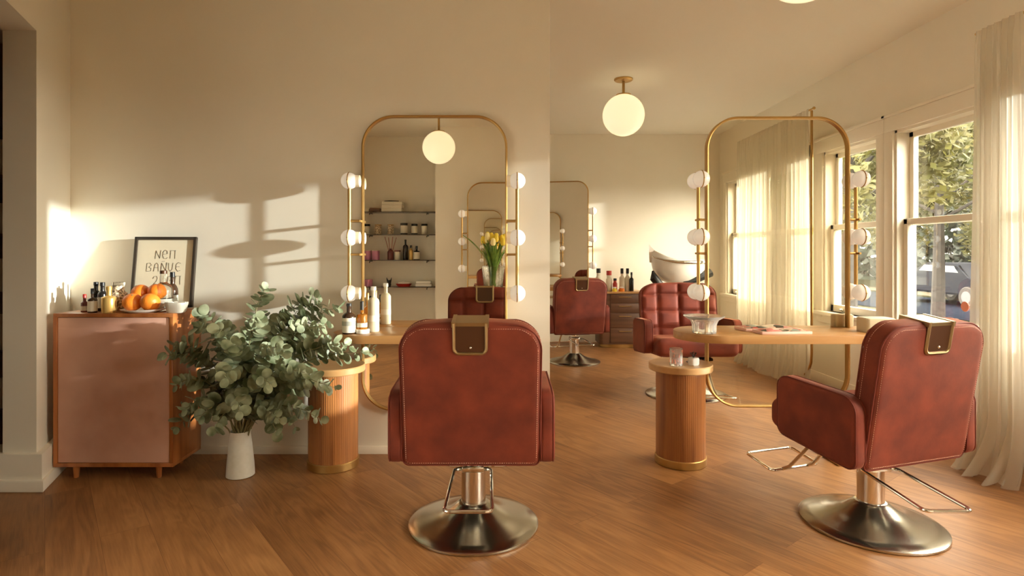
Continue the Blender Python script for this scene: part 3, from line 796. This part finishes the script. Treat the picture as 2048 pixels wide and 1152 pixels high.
for (px, py, d) in TIPS:
    tip = Vector((X(px, d)-VX, d-VY, Z(py, d)-.24))
    p0 = Vector((re_.uniform(-.03,.03), re_.uniform(-.03,.03), -.10))
    hgt = max(tip.z, .05)
    ctrl = Vector((tip.x*.28, tip.y*.3, .22+hgt*.62))
    if tip.z < .1: ctrl = Vector((tip.x*.55, tip.y*.55, .30+re_.uniform(-.03,.06)))
    n = 22; path = [bez(p0, ctrl, tip, i/n) for i in range(n+1)]
    path = [p+Vector((re_.gauss(0,.003), re_.gauss(0,.003), re_.gauss(0,.003))) if i > 3 else p for i, p in enumerate(path)]
    br = MB().tube(path, .003, seg=6, rf=lambda q: .0038*(1-q)+.0012).build('branch', M['stem'], e, angle=180)
    L = sum((b-a).length for a, b in zip(path, path[1:]))
    m = MB(); s = .20
    k = 0
    while s < L+.004:
        q = s/L; fi = min(q*n, n-.001); i = int(fi); p = path[i].lerp(path[i+1], fi-i)
        tg = (path[min(i+1, n)]-path[max(i-1, 0)]).normalized()
        side = tg.cross(Vector((0,0,1)));
        if side.length < .1: side = Vector((1,0,0))
        side.normalize(); up = side.cross(tg)
        roll = k*pi/2+re_.uniform(-.5,.5)
        last = s+.028 > L
        for sg in (0, pi):
            a = roll+sg
            out = (side*cos(a)+up*sin(a))
            direc = (out*1.0+tg*(.55 if not last else 1.2)+Vector((0,0,re_.uniform(-.35,.15)))).normalized()
            nrm = direc.cross(tg.cross(direc)).normalized() if tg.cross(direc).length > .05 else up
            nrm = (tg-direc*tg.dot(direc)).normalized()
            nrm = (nrm+Vector((re_.uniform(-.5,.5), re_.uniform(-.6,.3), re_.uniform(-.3,.6)))).normalized()
            nrm = (nrm-direc*nrm.dot(direc)).normalized()
            wv = direc.cross(nrm)
            rad = re_.uniform(.022,.042)*(1-.35*max(0, q-.7)/.3)
            ln = rad*re_.uniform(1.9, 2.3)
            cup = re_.uniform(-.12,.22)
            P = []
            def lp(u, v):   # u along leaf 0..1, v -1..1 across
                wd = rad*sqrt(max(0, 1-(2*u-1)**2))*(1.0+.12*(u-.5))
                return p+direc*(.006+ln*u)+wv*(wd*v)+nrm*(cup*rad*(v*v)*1.2-.35*rad*(u-.2)**2*cup*3)
            us = (0, .07, .2, .38, .58, .78, .93, 1)
            P = [lp(0,0)]
            for u in us[1:-1]: P += [lp(u,-1), lp(u,-.5), lp(u,0), lp(u,.5), lp(u,1)]
            P.append(lp(1,0)); fs = []
            for c_ in range(4): fs.append((0, 1+c_, 2+c_))
            nr_ = len(us)-2
            for r_ in range(nr_-1):
                for c_ in range(4): fs.append((1+r_*5+c_, 1+(r_+1)*5+c_, 2+(r_+1)*5+c_, 2+r_*5+c_))
            Lr = 1+(nr_-1)*5
            for c_ in range(4): fs.append((Lr+c_, len(P)-1, Lr+c_+1))
            m.add(P, fs)
        s += re_.uniform(.026,.040); k += 1
    m.build('foliage', M['leaf'], br, angle=180, normals=False)

# ------------------------------------------------------------------ things on the left station shelf (shelf height .79)
TZ = .79
def on_t(px, d): return (X(px, d), d, TZ)
t = bottle('bottle', 'dark brown bottle with grey striped label, leftmost on the shelf', 'bottle', on_t(698, 3.30), .038, .172, .013, .034, M['brownglass'], M['black'], M['label'], (.10,.97), caph=.016, shoulder=.16)
MB().lathe([(.0388,.048), (.0391,.048), (.0391,.073), (.0388,.073)], seg=28).build('label_band', M['labelgrey'], t)
bottle('bottle', 'amber oil bottle with dark pump in the white dish on the shelf', 'bottle', (X(724, 3.32), 3.32, TZ+.0075), .029, .175, .009, .02, M['amber'], M['darkmetal'], M['label'], (.3,.55), caph=.05, shoulder=.05)
bottle('bottle', 'tall cream pump bottle, rightmost on the left shelf', 'bottle', on_t(747, 3.40), .033, .262, .012, .04, M['cream'], M['white'], M['label'], (.35,.55), caph=.022, shoulder=.10, capr=.016)
bottle('bottle', 'slim golden spray bottle just left of the cream pump bottle', 'bottle', on_t(735, 3.47), .020, .22, .008, .03, M['amber'], M['brass'], None, caph=.05, shoulder=.08)
tag(MB().lathe([(0,0), (.036,0), (.039,.003), (.040,.022), (.037,.025), (.034,.022), (.033,.007), (0,.006)], seg=32).build('dish', M['white'], loc=on_t(725, 3.32)),
    'small round white dish at the front of the left shelf', 'dish')
# ------------------------------------------------------------------ things on the right station shelf
t = thing('crystal_bowl', 'flared clear crystal bowl at the left end of the right shelf', 'bowl', on_t(1408, 3.33))
m = MB(); N = 48; prof = [(0,0,0), (.060,0,1), (.064,.004,1), (.066,.05,1), (.078,.075,.6), (.112,.094,0), (.114,.099,0), (.108,.100,0), (.072,.082,.5), (.056,.055,.8), (.054,.014,.8), (0,.012,0)]
vs = []; fs = []
for (r, z, fl) in prof:
    for i in range(N): 
        a = 2*pi*i/N; rr = r*(1+fl*.045*cos(12*a)); vs.append((rr*cos(a), rr*sin(a), z))
for k in range(len(prof)-1):
    for i in range(N):
        j = (i+1) % N; fs.append((k*N+i, k*N+j, (k+1)*N+j, (k+1)*N+i))
m.add(vs, fs); bmesh.ops.remove_doubles(m.bm, verts=m.bm.verts, dist=1e-5); m.build('bowl_glass', M['crystal'], t, angle=60)
# magazines with a floral cover
def cover_mat(name, seed):
    m_, nt, p = nodes(name)
    tc = nt.nodes.new('ShaderNodeTexCoord'); vo = nt.nodes.new('ShaderNodeTexVoronoi'); vo.inputs['Scale'].default_value = 26
    mp = nt.nodes.new('ShaderNodeMapping'); mp.inputs['Location'].default_value = (seed, seed*.3, 0)
    lk(nt, tc.outputs['Object'], mp.inputs[0]); lk(nt, mp.outputs[0], vo.inputs['Vector'])
    bw = nt.nodes.new('ShaderNodeRGBToBW'); lk(nt, vo.outputs['Color'], bw.inputs[0])
    rp = nt.nodes.new('ShaderNodeValToRGB'); rp.color_ramp.interpolation = 'CONSTANT'; e_ = rp.color_ramp.elements
    e_[0].position = 0; e_[0].color = (.07,.06,.04,1); e_[1].position = .3; e_[1].color = (.50,.08,.06,1)
    for pos, c in ((.42, (.72,.55,.42,1)), (.54, (.62,.22,.18,1)), (.64, (.30,.33,.27,1)), (.74, (.78,.68,.52,1))):
        q = e_.new(pos); q.color = c
    lk(nt, bw.outputs[0], rp.inputs[0]); lk(nt, rp.outputs[0], p.inputs['Base Color']); p.inputs['Roughness'].default_value = .3
    return m_
M['cov1'] = cover_mat('floral_cover', 1.3); M['cov2'] = cover_mat('floral_cover_red', 4.1); M['pinkpaper'] = principled('pink_edge', (.75,.45,.36), .6)
def magazine(label, loc, rz, mat, w=.30, d=.20, th=.016):
    t = thing('magazine', label, 'magazine', loc, rz, 'magazines on the right shelf')
    MB().box(-w/2, w/2, -d/2, d/2, 0, th, .002).build('pages', M['pinkpaper'], t)
    MB().grid(lambda u, v: (-w/2+.012+u*(w-.024), -d/2+.008+v*(d-.016), th+.0012+.013*abs(sin(2*pi*u))*sin(pi*v)**.5), 12, 8).build('cover', mat, t, angle=180)
magazine('open floral magazine lying further back on the right shelf', (X(1534, 3.44), 3.475, TZ), R(8), M['cov1'], .31, .13)
magazine('pink-edged floral magazine at the front of the right shelf', (X(1563, 3.33), 3.325, TZ), R(3), M['cov2'], .29, .115)
def cream_box(label, loc, rz, w, d, h):
    t = thing('storage_box', label, 'box', loc, rz, 'cream boxes on the right station')
    pts = rrect(w, d, .018, 6)
    MB().prism(pts, 0, h-.004, .002).build('box_body', M['cream'], t)
    m = MB()
    m.prism(rrect(w-.012, d-.012, .014, 6), h-.004, h, .001).build('box_lid', M['trim'], t)
cream_box('cream box at the right end of the shelf, in front of the pane', (X(1752, 3.39), 3.39, TZ), R(-4), .165, .13, .082)
cream_box('cream box standing just behind the see-through pane', (X(1683, 3.63), 3.625, TZ), 0, .12, .065, .078)

# ------------------------------------------------------------------ on the right side table
STZ = .592
t = thing('glass_tumbler', 'patterned glass tumbler on the right side table', 'glass', (X(1352, 3.40), 3.40, STZ))
MB().lathe([(0,0), (.035,0), (.037,.003), (.037,.098), (.0355,.1), (.033,.098), (.033,.010), (0,.009)], seg=36).build('tumbler_glass', M['crystal'], t)
pm = MB(); rr_ = random.Random(5)
for k in range(26):
    a = rr_.uniform(pi*1.0, pi*2.05); z = rr_.uniform(.012,.09)
    pts = [(.0376*cos(a+.06*q*cos(k)), .0376*sin(a+.06*q*cos(k)), z+.010*q*sin(k)) for q in range(-1, 2)]
    pm.tube(pts, .0016, seg=5)
pm.build('painted_pattern', M['sticker'], t)
t = thing('salt_pot', 'tiny white pot with metal sprig top beside the tumbler', 'pot', (X(1387, 3.41), 3.41, STZ), R(20)); t.scale = (1.2, 1.2, 1.2)
MB().prism(rrect(.046, .04, .010, 5), 0, .036, .006).build('pot_body', M['white'], t)
m = MB()
for k in range(5):
    a = 2*pi*k/5; m.tube([(0,0,.034), (.006*cos(a), .006*sin(a), .046), (.013*cos(a), .013*sin(a), .056)], .0022, seg=6); m.sphere((.013*cos(a), .013*sin(a), .057), .0036, 8, 6)
m.tube([(0,0,.034), (0,0,.066)], .002, seg=6)
m.build('sprig', M['darkmetal'], t)
tag(MB().lathe([(0,0), (.032,0), (.033,.002), (.032,.004), (0,.004)], seg=30).build('coaster', M['plate'], loc=(X(1383, 3.50), 3.495, STZ)),
    'small dark coaster behind the salt pot on the side table', 'coaster')

# ------------------------------------------------------------------ globe lamps
def globe(label, x, y, zc, r=.197):
    t = thing('globe_lamp', label, 'lamp', (x, y, ZC), 0, 'opal globe ceiling lamps')
    MB().sphere((0, 0, zc-ZC), r, 48, 28).build('globe_shade', M['opal'], t)
    MB().lathe([(0,0), (.088,0), (.088,-.010), (.08,-.018), (.02,-.024), (0,-.024)], seg=40).build('ceiling_canopy', M['brass'], t)
    MB().tube([(0,0,-.02), (0,0,zc+r-ZC-.004)], .013, seg=14).build('lamp_stem', M['brass'], t)
    MB().lathe([(0,0), (.07,-.012), (.072,-.020), (0,-.016)], c=(0,0,zc+r-ZC+.012), seg=32).build('shade_cap', M['brass'], t)
globe('opal globe ceiling lamp on brass stem over the far part of the room', X(1247, 5.54), 5.54, 2.555)
globe('opal globe ceiling lamp cut off by the top edge of the photo', X(1610, 2.60), 2.60, 2.575)
globe('opal globe ceiling lamp seen only in the left mirror', -.734, .17, 2.51)

# ------------------------------------------------------------------ far corner: drawer cabinet and shampoo unit
t = thing('drawer_cabinet', 'dark walnut drawer cabinet with brass base behind the far chair', 'cabinet', (X(1236, 7.75), 7.80, 0))
MB().prism(rrect(.54, .40, .05, 6), .05, .715, .004).build('carcass', M['darkwood'], t)
MB().lathe([(0,0), (.24,0), (.245,.004), (.245,.05), (0,.05)], seg=48, sy=.75).build('base_ring', M['brass'], t)
MB().prism(rrect(.62, .45, .09, 8), .715, .74, .005).build('top', M['oakrim'], t)
for (z0, z1) in ((.59,.705), (.465,.585), (.27,.455), (.075,.26)):
    dr = MB().box(-.13, .255, -.212, -.197, z0, z1, .003).build('drawer', M['darkwood'], t)
    MB().tube([(-.02,-.212,z1-.035), (-.02,-.226,z1-.035), (.14,-.226,z1-.035), (.14,-.212,z1-.035)], .005, seg=8).build('handle', M['brass'], dr)
def on_d(px, d): return (X(px, d), d, .74)
bottle('bottle', 'black-capped bottle above the far chair back', 'bottle', on_d(1197, 7.70), .035, .30, .025, .03, M['label'], M['black'], None, caph=.06)
bottle('bottle', 'red-capped white bottle above the far chair back', 'bottle', on_d(1218, 7.70), .04, .27, .03, .03, M['label'], M['red'], None, caph=.06)
bottle('bottle', 'red bottle beside the far cabinet pump bottles', 'bottle', on_d(1230, 7.66), .03, .17, .02, .02, M['red'], M['black'], None, caph=.03)
for px, lb in ((1244, 'left cream pump bottle with black top on the far cabinet'), (1255, 'right cream pump bottle with black top on the far cabinet')):
    bottle('pump_bottle', lb, 'bottle', on_d(px, 7.74), .036, .30, .016, .03, M['label'], M['black'], None, caph=.07, capr=.02)
bottle('bottle', 'tall black bottle at the right of the far cabinet', 'bottle', on_d(1263, 7.70), .028, .25, .012, .03, M['blackglass'], M['black'], None, caph=.04)
bottle('jar', 'small orange jar at the front of the far cabinet', 'jar', on_d(1243, 7.62), .04, .06, .03, .01, M['orange'], M['white'], None, caph=.015)
bottle('jar', 'small yellow jar at the front left of the far cabinet', 'jar', on_d(1229, 7.60), .03, .06, .022, .01, M['tulip'], M['white'], None, caph=.015)

t = thing('shampoo_unit', 'white backwash shampoo basin on black-sided pedestal behind the facing chair', 'shampoo basin', (2.28, 7.45, 0))
m = MB(); N = 48
def bowl_ring(rx, ry, z, lift): return [(rx*cos(a), ry*sin(a), z+lift*max(0, -cos(a))**2) for a in [2*pi*i/N for i in range(N)]]
rgs = [bowl_ring(.14,.12,.86,0), bowl_ring(.24,.20,.90,0), bowl_ring(.32,.25,1.0,.02), bowl_ring(.35,.27,1.10,.05), bowl_ring(.36,.275,1.15,.12), bowl_ring(.345,.262,1.16,.13), bowl_ring(.30,.22,1.08,.06), bowl_ring(.18,.14,.99,0), bowl_ring(.02,.02,.97,0)]
vs = [p for r_ in rgs for p in r_]; fs = []
for k in range(len(rgs)-1):
    for i in range(N):
        j = (i+1) % N; fs.append((k*N+i, k*N+j, (k+1)*N+j, (k+1)*N+i))
fs.append(tuple(range(N))[::-1]); fs.append(tuple((len(rgs)-1)*N+i for i in range(N)))
m.add(vs, fs); m.build('basin', M['white'], t, angle=60)
arc = [(.362*cos(a)*1.0, .28*sin(a), 1.13+.07*max(0,-cos(a))**2) for a in [R(185+170*i/24) for i in range(25)]]
MB().tube(arc, .022, seg=8, rf=lambda q: .008+.022*q).build('basin_rim', M['chrome'], t)
def fin(u, v):
    z = 1.12+v*.24; return (-.36-.04*v+u*.24*(1-v)**1.4, .10*(1-v)-.12+.0*u, z+.03*u*(1-v))
m = MB(); m.grid(fin, 8, 10); m.grid(lambda u, v: (fin(u, v)[0], fin(u, v)[1]+.05, fin(u, v)[2]), 8, 10); m.build('splash_lip', M['white'], t)
MB().box(-.13, .15, -.12, .14, .0, .90, .03, 3).build('pedestal', M['white'], t)
MB().tube([(-.36,-.13,1.02), (-.35,-.15,.93), (-.28,-.16,.84), (-.18,-.16,.80)], .03, seg=10, rf=lambda q: .012+.05*sin(pi*q)).build('side_panel', M['black'], t)
MB().tube([(.02,-.17,.86), (.16,-.17,.90), (.28,-.15,.96), (.36,-.13,1.0)], .03, seg=10, rf=lambda q: .03+.03*q).build('side_panel', M['black'], t)
MB().tube([(-.32,-.15,.83), (-.15,-.17,.785), (.1,-.17,.79), (.34,-.15,.83)], .014, seg=10).build('chrome_rail', M['chrome'], t)

# ------------------------------------------------------------------ shelves, and what they hold, behind the viewpoint (seen in the left mirror)
SY = -1.02; SD = 8.14
SH = [1.818, 1.503, 1.146, .772]
for k, z in enumerate(SH):
    t = thing('glass_shelf', 'dark glass shelf in the reflected niche, %s from the top' % ('first', 'second', 'third', 'lowest, fourth')[k], 'shelf', (-1.42, SY, z), 0, 'glass shelves in the niche')
    MB().box(-.52, .57, -.13, .11, -.010, 0, .002).build('shelf_glass', M['shelfglass'], t)
    for xx in (-.4, .40):
        MB().tube([(xx, -.13, -.018), (xx, .03, -.018), (xx, .056, -.024), (xx, .06, -.04)], .006, seg=8).build('shelf_bracket', M['darkmetal'], t)
def on_s(px, k, dy=0): return (X(px, SD), SY+dy, SH[k])
bn = ('lowest', 'middle', 'top')
for k in range(3):
    tag(MB().box(-.14, .14, -.09, .09, 0, .047, .003).build('book', M['label'], loc=(X(784, SD)+.004*k, SY, SH[0]+.0475*k)),
        '%s of the three cream books stacked on the first reflected shelf' % bn[k], 'book', 'cream books on the first shelf')
tag(MB().tube([(-.10,0,.008), (-.02,.01,.012), (.02,-.01,.012), (.10,0,.008)], .009, seg=8).build('black_ribbon', M['black'], loc=(X(782, SD), SY, SH[0]+.1425)), 'black ribbon on top of the cream book stack', 'ribbon')
tag(MB().box(-.07, .07, -.08, .08, 0, .05, .004, M=Matrix.Rotation(.04, 4, 'Y')).build('leather_book', M['darkwood'], loc=(X(750, SD), SY, SH[0]+.003)), 'brown book lying left of the cream book stack', 'book')
tag(MB().box(-.045, .045, -.08, .08, 0, .04, .003).build('paper_stack', M['label'], loc=on_s(732, 0)), 'small white paper stack at the shelf left end', 'paper stack')
def jar(label, px, k, r, h, body, lid, lidh=.02, band=None, grp=None):
    t = thing('jar', label, 'jar', on_s(px, k), 0, grp)
    MB().lathe([(0,0), (r*.95,0), (r,.004), (r,h-lidh), (0,h-lidh)], seg=24).build('body', body, t)
    if lid: MB().lathe([(0,h-lidh), (r*1.02,h-lidh), (r*1.02,h-.002), (r,h), (0,h)], seg=24).build('lid', lid, t)
    if band: MB().lathe([(r,.0), (r*1.02,.0), (r*1.02,.018), (r,.018)], seg=24).build('base_band', band, t)
jar('cream jar with dark lid at the left end of the second shelf', 733, 1, .040, .145, M['label'], M['black'], .03)
jar('speckled glass candle jar, second from left on the second shelf', 755, 1, .046, .14, M['pebble'], M['brass'], .012)
jar('speckled glass candle jar, third from left on the second shelf', 780, 1, .044, .14, M['pebble'], M['brass'], .012)
jar('large dark-lidded jar with cream label on the second shelf', 807, 1, .050, .16, M['label'], M['black'], .035, M['black'])
jar('dark-lidded jar, second from right on the second shelf', 828, 1, .043, .15, M['label'], M['black'], .032, M['black'])
jar('dark-lidded jar at the right end of the second shelf', 848, 1, .043, .15, M['label'], M['black'], .03)
jar('pink candle glass at the left end of the third shelf', 734, 2, .050, .135, M['pink'], M['label'], .008)
jar('pink candle glass, second from left on the third shelf', 750, 2, .055, .135, M['pink'], M['label'], .008)
t = bottle('reed_diffuser', 'dark red reed diffuser with four sticks on the third shelf', 'diffuser', on_s(780, 2), .044, .16, .02, .02, M['redbrown'], None, None, shoulder=.2)
for k in range(4): MB().tube([(0,0,.03), (-.09+.055*k+.01, .02*(k % 2), .325-.01*(k % 2))], .0045, seg=6).build('reed', M['reed'], t)
jar('pink-white jar with red lid next to the reed diffuser', 794, 2, .042, .135, M['label'], M['redbrown'], .02)
bottle('bottle', 'tall black bottle, highest on the third shelf', 'bottle', on_s(810, 2), .037, .285, .013, .05, M['blackglass'], M['black'], None, caph=.02, shoulder=.12)
bottle('bottle', 'slim amber bottle beside the tall black bottle on the third shelf', 'bottle', on_s(821, 2), .028, .205, .012, .02, M['gold'], M['black'], None, caph=.04, shoulder=.06)
bottle('bottle', 'white-labelled bottle with black neck at the third shelf right', 'bottle', on_s(832.5, 2), .044, .195, .013, .02, M['blackglass'], M['black'], M['label'], (.08,.95), caph=.045, shoulder=.08)
jar('pink lidded tin at the left end of the lowest shelf', 735, 3, .06, .10, M['pink'], M['pink'], .03)
t = thing('figurine', 'small black winged figurine on the lowest reflected shelf', 'figurine', on_s(777, 3))
MB().lathe([(0,0), (.022,0), (.03,.03), (.018,.06), (.02,.075), (.012,.09), (0,.094)], seg=14).build('body', M['black'], t)
for s in (-1, 1): MB().tube([(s*.01,0,.05), (s*.025,.0,.09), (s*.035,0,.125)], .01, seg=8, rf=lambda q: .014*(1-q)+.003).build('wing', M['black'], t)
t = thing('soap_dish', 'red shallow dish holding white soap on the lowest shelf', 'dish', on_s(806.5, 3))
MB().lathe([(0,0), (.08,0), (.112,.035), (.115,.04), (.10,.036), (.07,.012), (0,.01)], seg=32, sy=.7).build('dish_body', M['red'], t)
tag(MB().lathe([(0,0), (.08,0), (.095,.012), (.085,.026), (.04,.034), (.012,.05), (0,.052)], seg=24, sy=.7).build('soap', M['white'], loc=(X(806.5, SD), SY, SH[3]+.036)), 'white soap lying in the red dish', 'soap')
zs = 0
for k, lb in enumerate(('lower white folded cloth at the lowest shelf right end', 'upper white folded cloth at the lowest shelf right end')):
    tag(MB().box(-.115+.01*k, .115-.015*k, -.08, .08, 0, .04, .012, 3).build('folded_cloth', M['white'], loc=(X(847.5, SD), SY, SH[3]+.0405*k)), lb, 'cloth', 'folded white cloths')

# tulips on the reflected station's shelf
TX, TY = -.085, -.25
t = thing('glass_vase', 'ribbed clear glass vase of yellow tulips seen in the left mirror', 'vase', (TX, TY, TZ))
m = MB(); N = 60
def vr(r, z, fl): return [(r*(1+fl*.03*cos(15*2*pi*i/N))*cos(2*pi*i/N), r*(1+fl*.03*cos(15*2*pi*i/N))*sin(2*pi*i/N), z) for i in range(N)]
rg = [vr(.10,0,1), vr(.118,.01,1), vr(.145,.28,1), vr(.138,.282,1), vr(.112,.02,1), vr(.05,.018,0)]
vs = [p for r_ in rg for p in r_]; fs = []
for k in range(len(rg)-1):
    for i in range(N):
        j = (i+1) % N; fs.append((k*N+i, k*N+j, (k+1)*N+j, (k+1)*N+i))
fs.append(tuple(range(N))[::-1]); fs.append(tuple(5*N+i for i in range(N)))
m.add(vs, fs); m.build('vase_glass', M['clear'], t, angle=60)
rt = random.Random(11)
for k in range(16):
    a = 2*pi*k/16*2.4; rr = .02+.135*sqrt((k+.5)/16)
    hx, hy = rr*cos(a), rr*sin(a)*.75; hz = .66+rt.uniform(-.03,.03)-.5*rr*rr*4
    tt = thing('tulip', 'yellow tulip with long green leaves in the ribbed glass vase', 'flower', (TX, TY, TZ+.02), 0, 'yellow tulips in the vase')
    st = [(-hx*.35, -hy*.35, .0), (hx*.1, hy*.1, .2), (hx*.75, hy*.75, hz-.14), (hx, hy, hz-.06)]
    MB().tube(st, .006, seg=7).build('stem', M['tleaf'], tt)
    m = MB().lathe([(0,0), (.020,.004), (.032,.025), (.033,.05), (.026,.08), (.014,.098), (.012,.08), (0,.06)], c=(hx, hy, hz-.065), seg=12)
    m.build('flower_head', M['tulip'] if k % 3 else M['tulip2'], tt)
    la = a+rt.uniform(-.6,.6); ln = rt.uniform(.42,.62); wd = rt.uniform(.018,.030)
    out = .20*(1 if k % 4 == 0 else .62)
    if k == 3: la = pi*.97; out = .36; ln = .68
    def lf(u, v):
        rad = .03+out*u**1.7; z = .10+ln*u*(1-.18*u)
        w_ = wd*sin(pi*min(1, .12+u*.88))**.8*(v-.5)*2
        return (rad*cos(la)-w_*sin(la), (rad*sin(la)+w_*cos(la))*.7, z+abs(v-.5)*.02)
    MB().grid(lf, 14, 4).build('leaf', M['tleaf'], tt, angle=180, normals=False)
    la += 2.2; out *= .7; ln *= .85
    MB().grid(lf, 14, 4).build('leaf', M['tleaf'], tt, angle=180, normals=False)

# ------------------------------------------------------------------ outside
GZ = -.5
structure('trim_lawn', MB().box(XR+.3, 90, -40, 70, GZ-.1, GZ), M['grass'])
def strip(name, d0, d1, z, mat):   # street strips run parallel to the house front, i.e. along y
    structure(name, MB().box(d0, d1, -40, 70, GZ, GZ+z), mat)
strip('trim_footpath', 10.2, 11.6, .02, M['paving'])
strip('trim_road', 12.0, 16.5, .012, M['asphalt'])
strip('trim_far_footpath', 17.2, 18.6, .02, M['paving'])
def tree(label, x, y, h, cz, rx, rz, n, mat, seed, leaf=.16, trunk=.16):
    rt = random.Random(seed)
    t = thing('tree', label, 'tree', (x, y, GZ), 0, 'trees beyond the windows')
    m = MB().tube([(0,0,0), (.05,.03,cz*.4), (.0,-.05,cz*.75), (.1,0,cz+rz*.5)], trunk, seg=10, rf=lambda q: trunk*(1-.7*q))
    for k in range(9):
        a = k*2.4; z0 = cz*(.55+.05*k); m.tube([(0,0,z0), (rx*.35*cos(a), rx*.35*sin(a), z0+rz*.25), (rx*.75*cos(a), rx*.75*sin(a), z0+rz*.45)], trunk*.3, seg=6, rf=lambda q: trunk*.34*(1-.8*q))
    m.build('trunk', M['bark'], t)
    cl = [(Vector((rt.gauss(0,.45)*rx, rt.gauss(0,.45)*rx, cz+rt.gauss(0,.45)*rz)), rt.uniform(.18,.36)*rx) for _ in range(26)]
    m = MB()
    for k in range(n):
        c, r = rt.choice(cl)
        p = c+Vector((rt.gauss(0,1), rt.gauss(0,1), rt.gauss(0,.8))).normalized()*r*rt.uniform(.6,1.05)
        a = Vector((rt.gauss(0,1), rt.gauss(0,1), rt.gauss(0,1))).normalized(); b = a.orthogonal().normalized()
        s = leaf*rt.uniform(.6,1.2)
        m.add([p-a*s, p+b*s*.5, p+a*s, p-b*s*.5], [(0,1,2,3)])
    m.build('crown', mat, t, angle=180, normals=False)
tree('yellow-green autumn tree across the path, seen in the near window', 11.2, 14.9, 6, 4.6, 3.0, 2.4, 26000, M['tree1'], 1, .085)
tree('orange-tinged autumn tree at the right of the near window', 12.6, 10.0, 6, 5.9, 1.9, 2.0, 12000, M['tree2'], 2, .08)
tree('yellow-green tree closest to the house outside the far windows', 5.9, 9.9, 6, 4.4, 2.3, 2.4, 24000, M['tree1'], 3, .09)
tree('broad green tree across the street', 19.0, 27, 9, 5.6, 2.8, 3.0, 5000, M['tree1'], 4, .3, .3)
tree('dark green tree across the street to the left', 17.5, 41, 9, 5.2, 3.4, 4, 4200, M['tree3'], 5, .35, .3)
tree('dark green tree across the street to the right', 34, 25, 9, 7.0, 4.0, 4, 4200, M['tree3'], 6, .35, .3)
tree('dark green tree behind the viewpoint, added to screen sky reflected in the pane', 7.5, -9.5, 6, 3.0, 3.6, 2.9, 16000, M['tree3'], 8, .16)  # added to cover the bright sky that the right pane would reflect
def hedge(label, x0, y0, ya, yb, h, n, s, seed):
    hg = thing('hedge', label, 'hedge', (x0, y0, GZ))
    m = MB(); rh = random.Random(seed)
    for k in range(n):
        y = rh.uniform(ya, yb); z = rh.uniform(0, h); x = rh.uniform(-1.0, .6)*(1-z/(h*1.9))
        a = Vector((rh.gauss(0,1), rh.gauss(0,1), rh.gauss(0,1))).normalized(); b = a.orthogonal().normalized(); p = Vector((x, y, z))
        m.add([p-a*s, p+b*s*.6, p+a*s, p-b*s*.6], [(0,1,2,3)])
    m.build('hedge_leaves', M['tree3'], hg, angle=180, normals=False)
hedge('dark blue-green hedge across the street', 24.5, 33, -22, 32, 9, 17000, .42, 9)
hedge('dark hedge beside the house, added out of view to block low sky glow', 13.0, -11, -9, 6.4, 3.9, 7000, .34, 10)  # added unseen, holds back horizon light on the back wall
# parked car
t = thing('car', 'dark blue-grey car parked across the street outside', 'car', (15.5, 19.6, GZ+.012), R(90))
def sect(x, w, zs): return None
prof = [(-2.1,.35), (-2.1,.75), (-1.3,.88), (-.75,1.38), (.7,1.40), (1.35,.95), (2.05,.80), (2.15,.40)]
m = MB(); vs = []; fs = []
for sy in (-.85, .85):
    for (x, z) in prof: vs.append((x, sy*(1 if z < 1 else .82), z))
n = len(prof)
fs.append(tuple(range(n))); fs.append(tuple(range(n, 2*n))[::-1])
for i in range(n): fs.append((i, (i+1) % n, n+(i+1) % n, n+i))
m.add(vs, fs); bmesh.ops.bevel(m.bm, geom=m.bm.edges[:], offset=.06, segments=2, affect='EDGES'); m.build('car_body', M['carpaint'], t)
for sy in (-1, 1):
    MB().prism([(-1.05,.93), (-.68,1.30), (.62,1.32), (1.05,.95)], -.01, .01, M=Matrix.Translation((0, sy*.775, 0)) @ Matrix.Rotation(pi/2, 4, 'X')).build('side_window', M['carglass'], t)
    for x in (-1.35, 1.35):
        wh = MB().lathe([(0,-.1), (.30,-.1), (.33,-.07), (.33,.07), (.30,.1), (0,.1)], seg=24, M=Matrix.Translation((x, sy*.80, .33)) @ Matrix.Rotation(pi/2, 4, 'X')).build('wheel', M['tyre'], t)
        MB().lathe([(0,-.105), (.19,-.105), (.19,.105), (0,.105)], seg=16, M=Matrix.Translation((x, sy*.80, .33)) @ Matrix.Rotation(pi/2, 4, 'X')).build('hubcap', M['silver_rope'], wh)
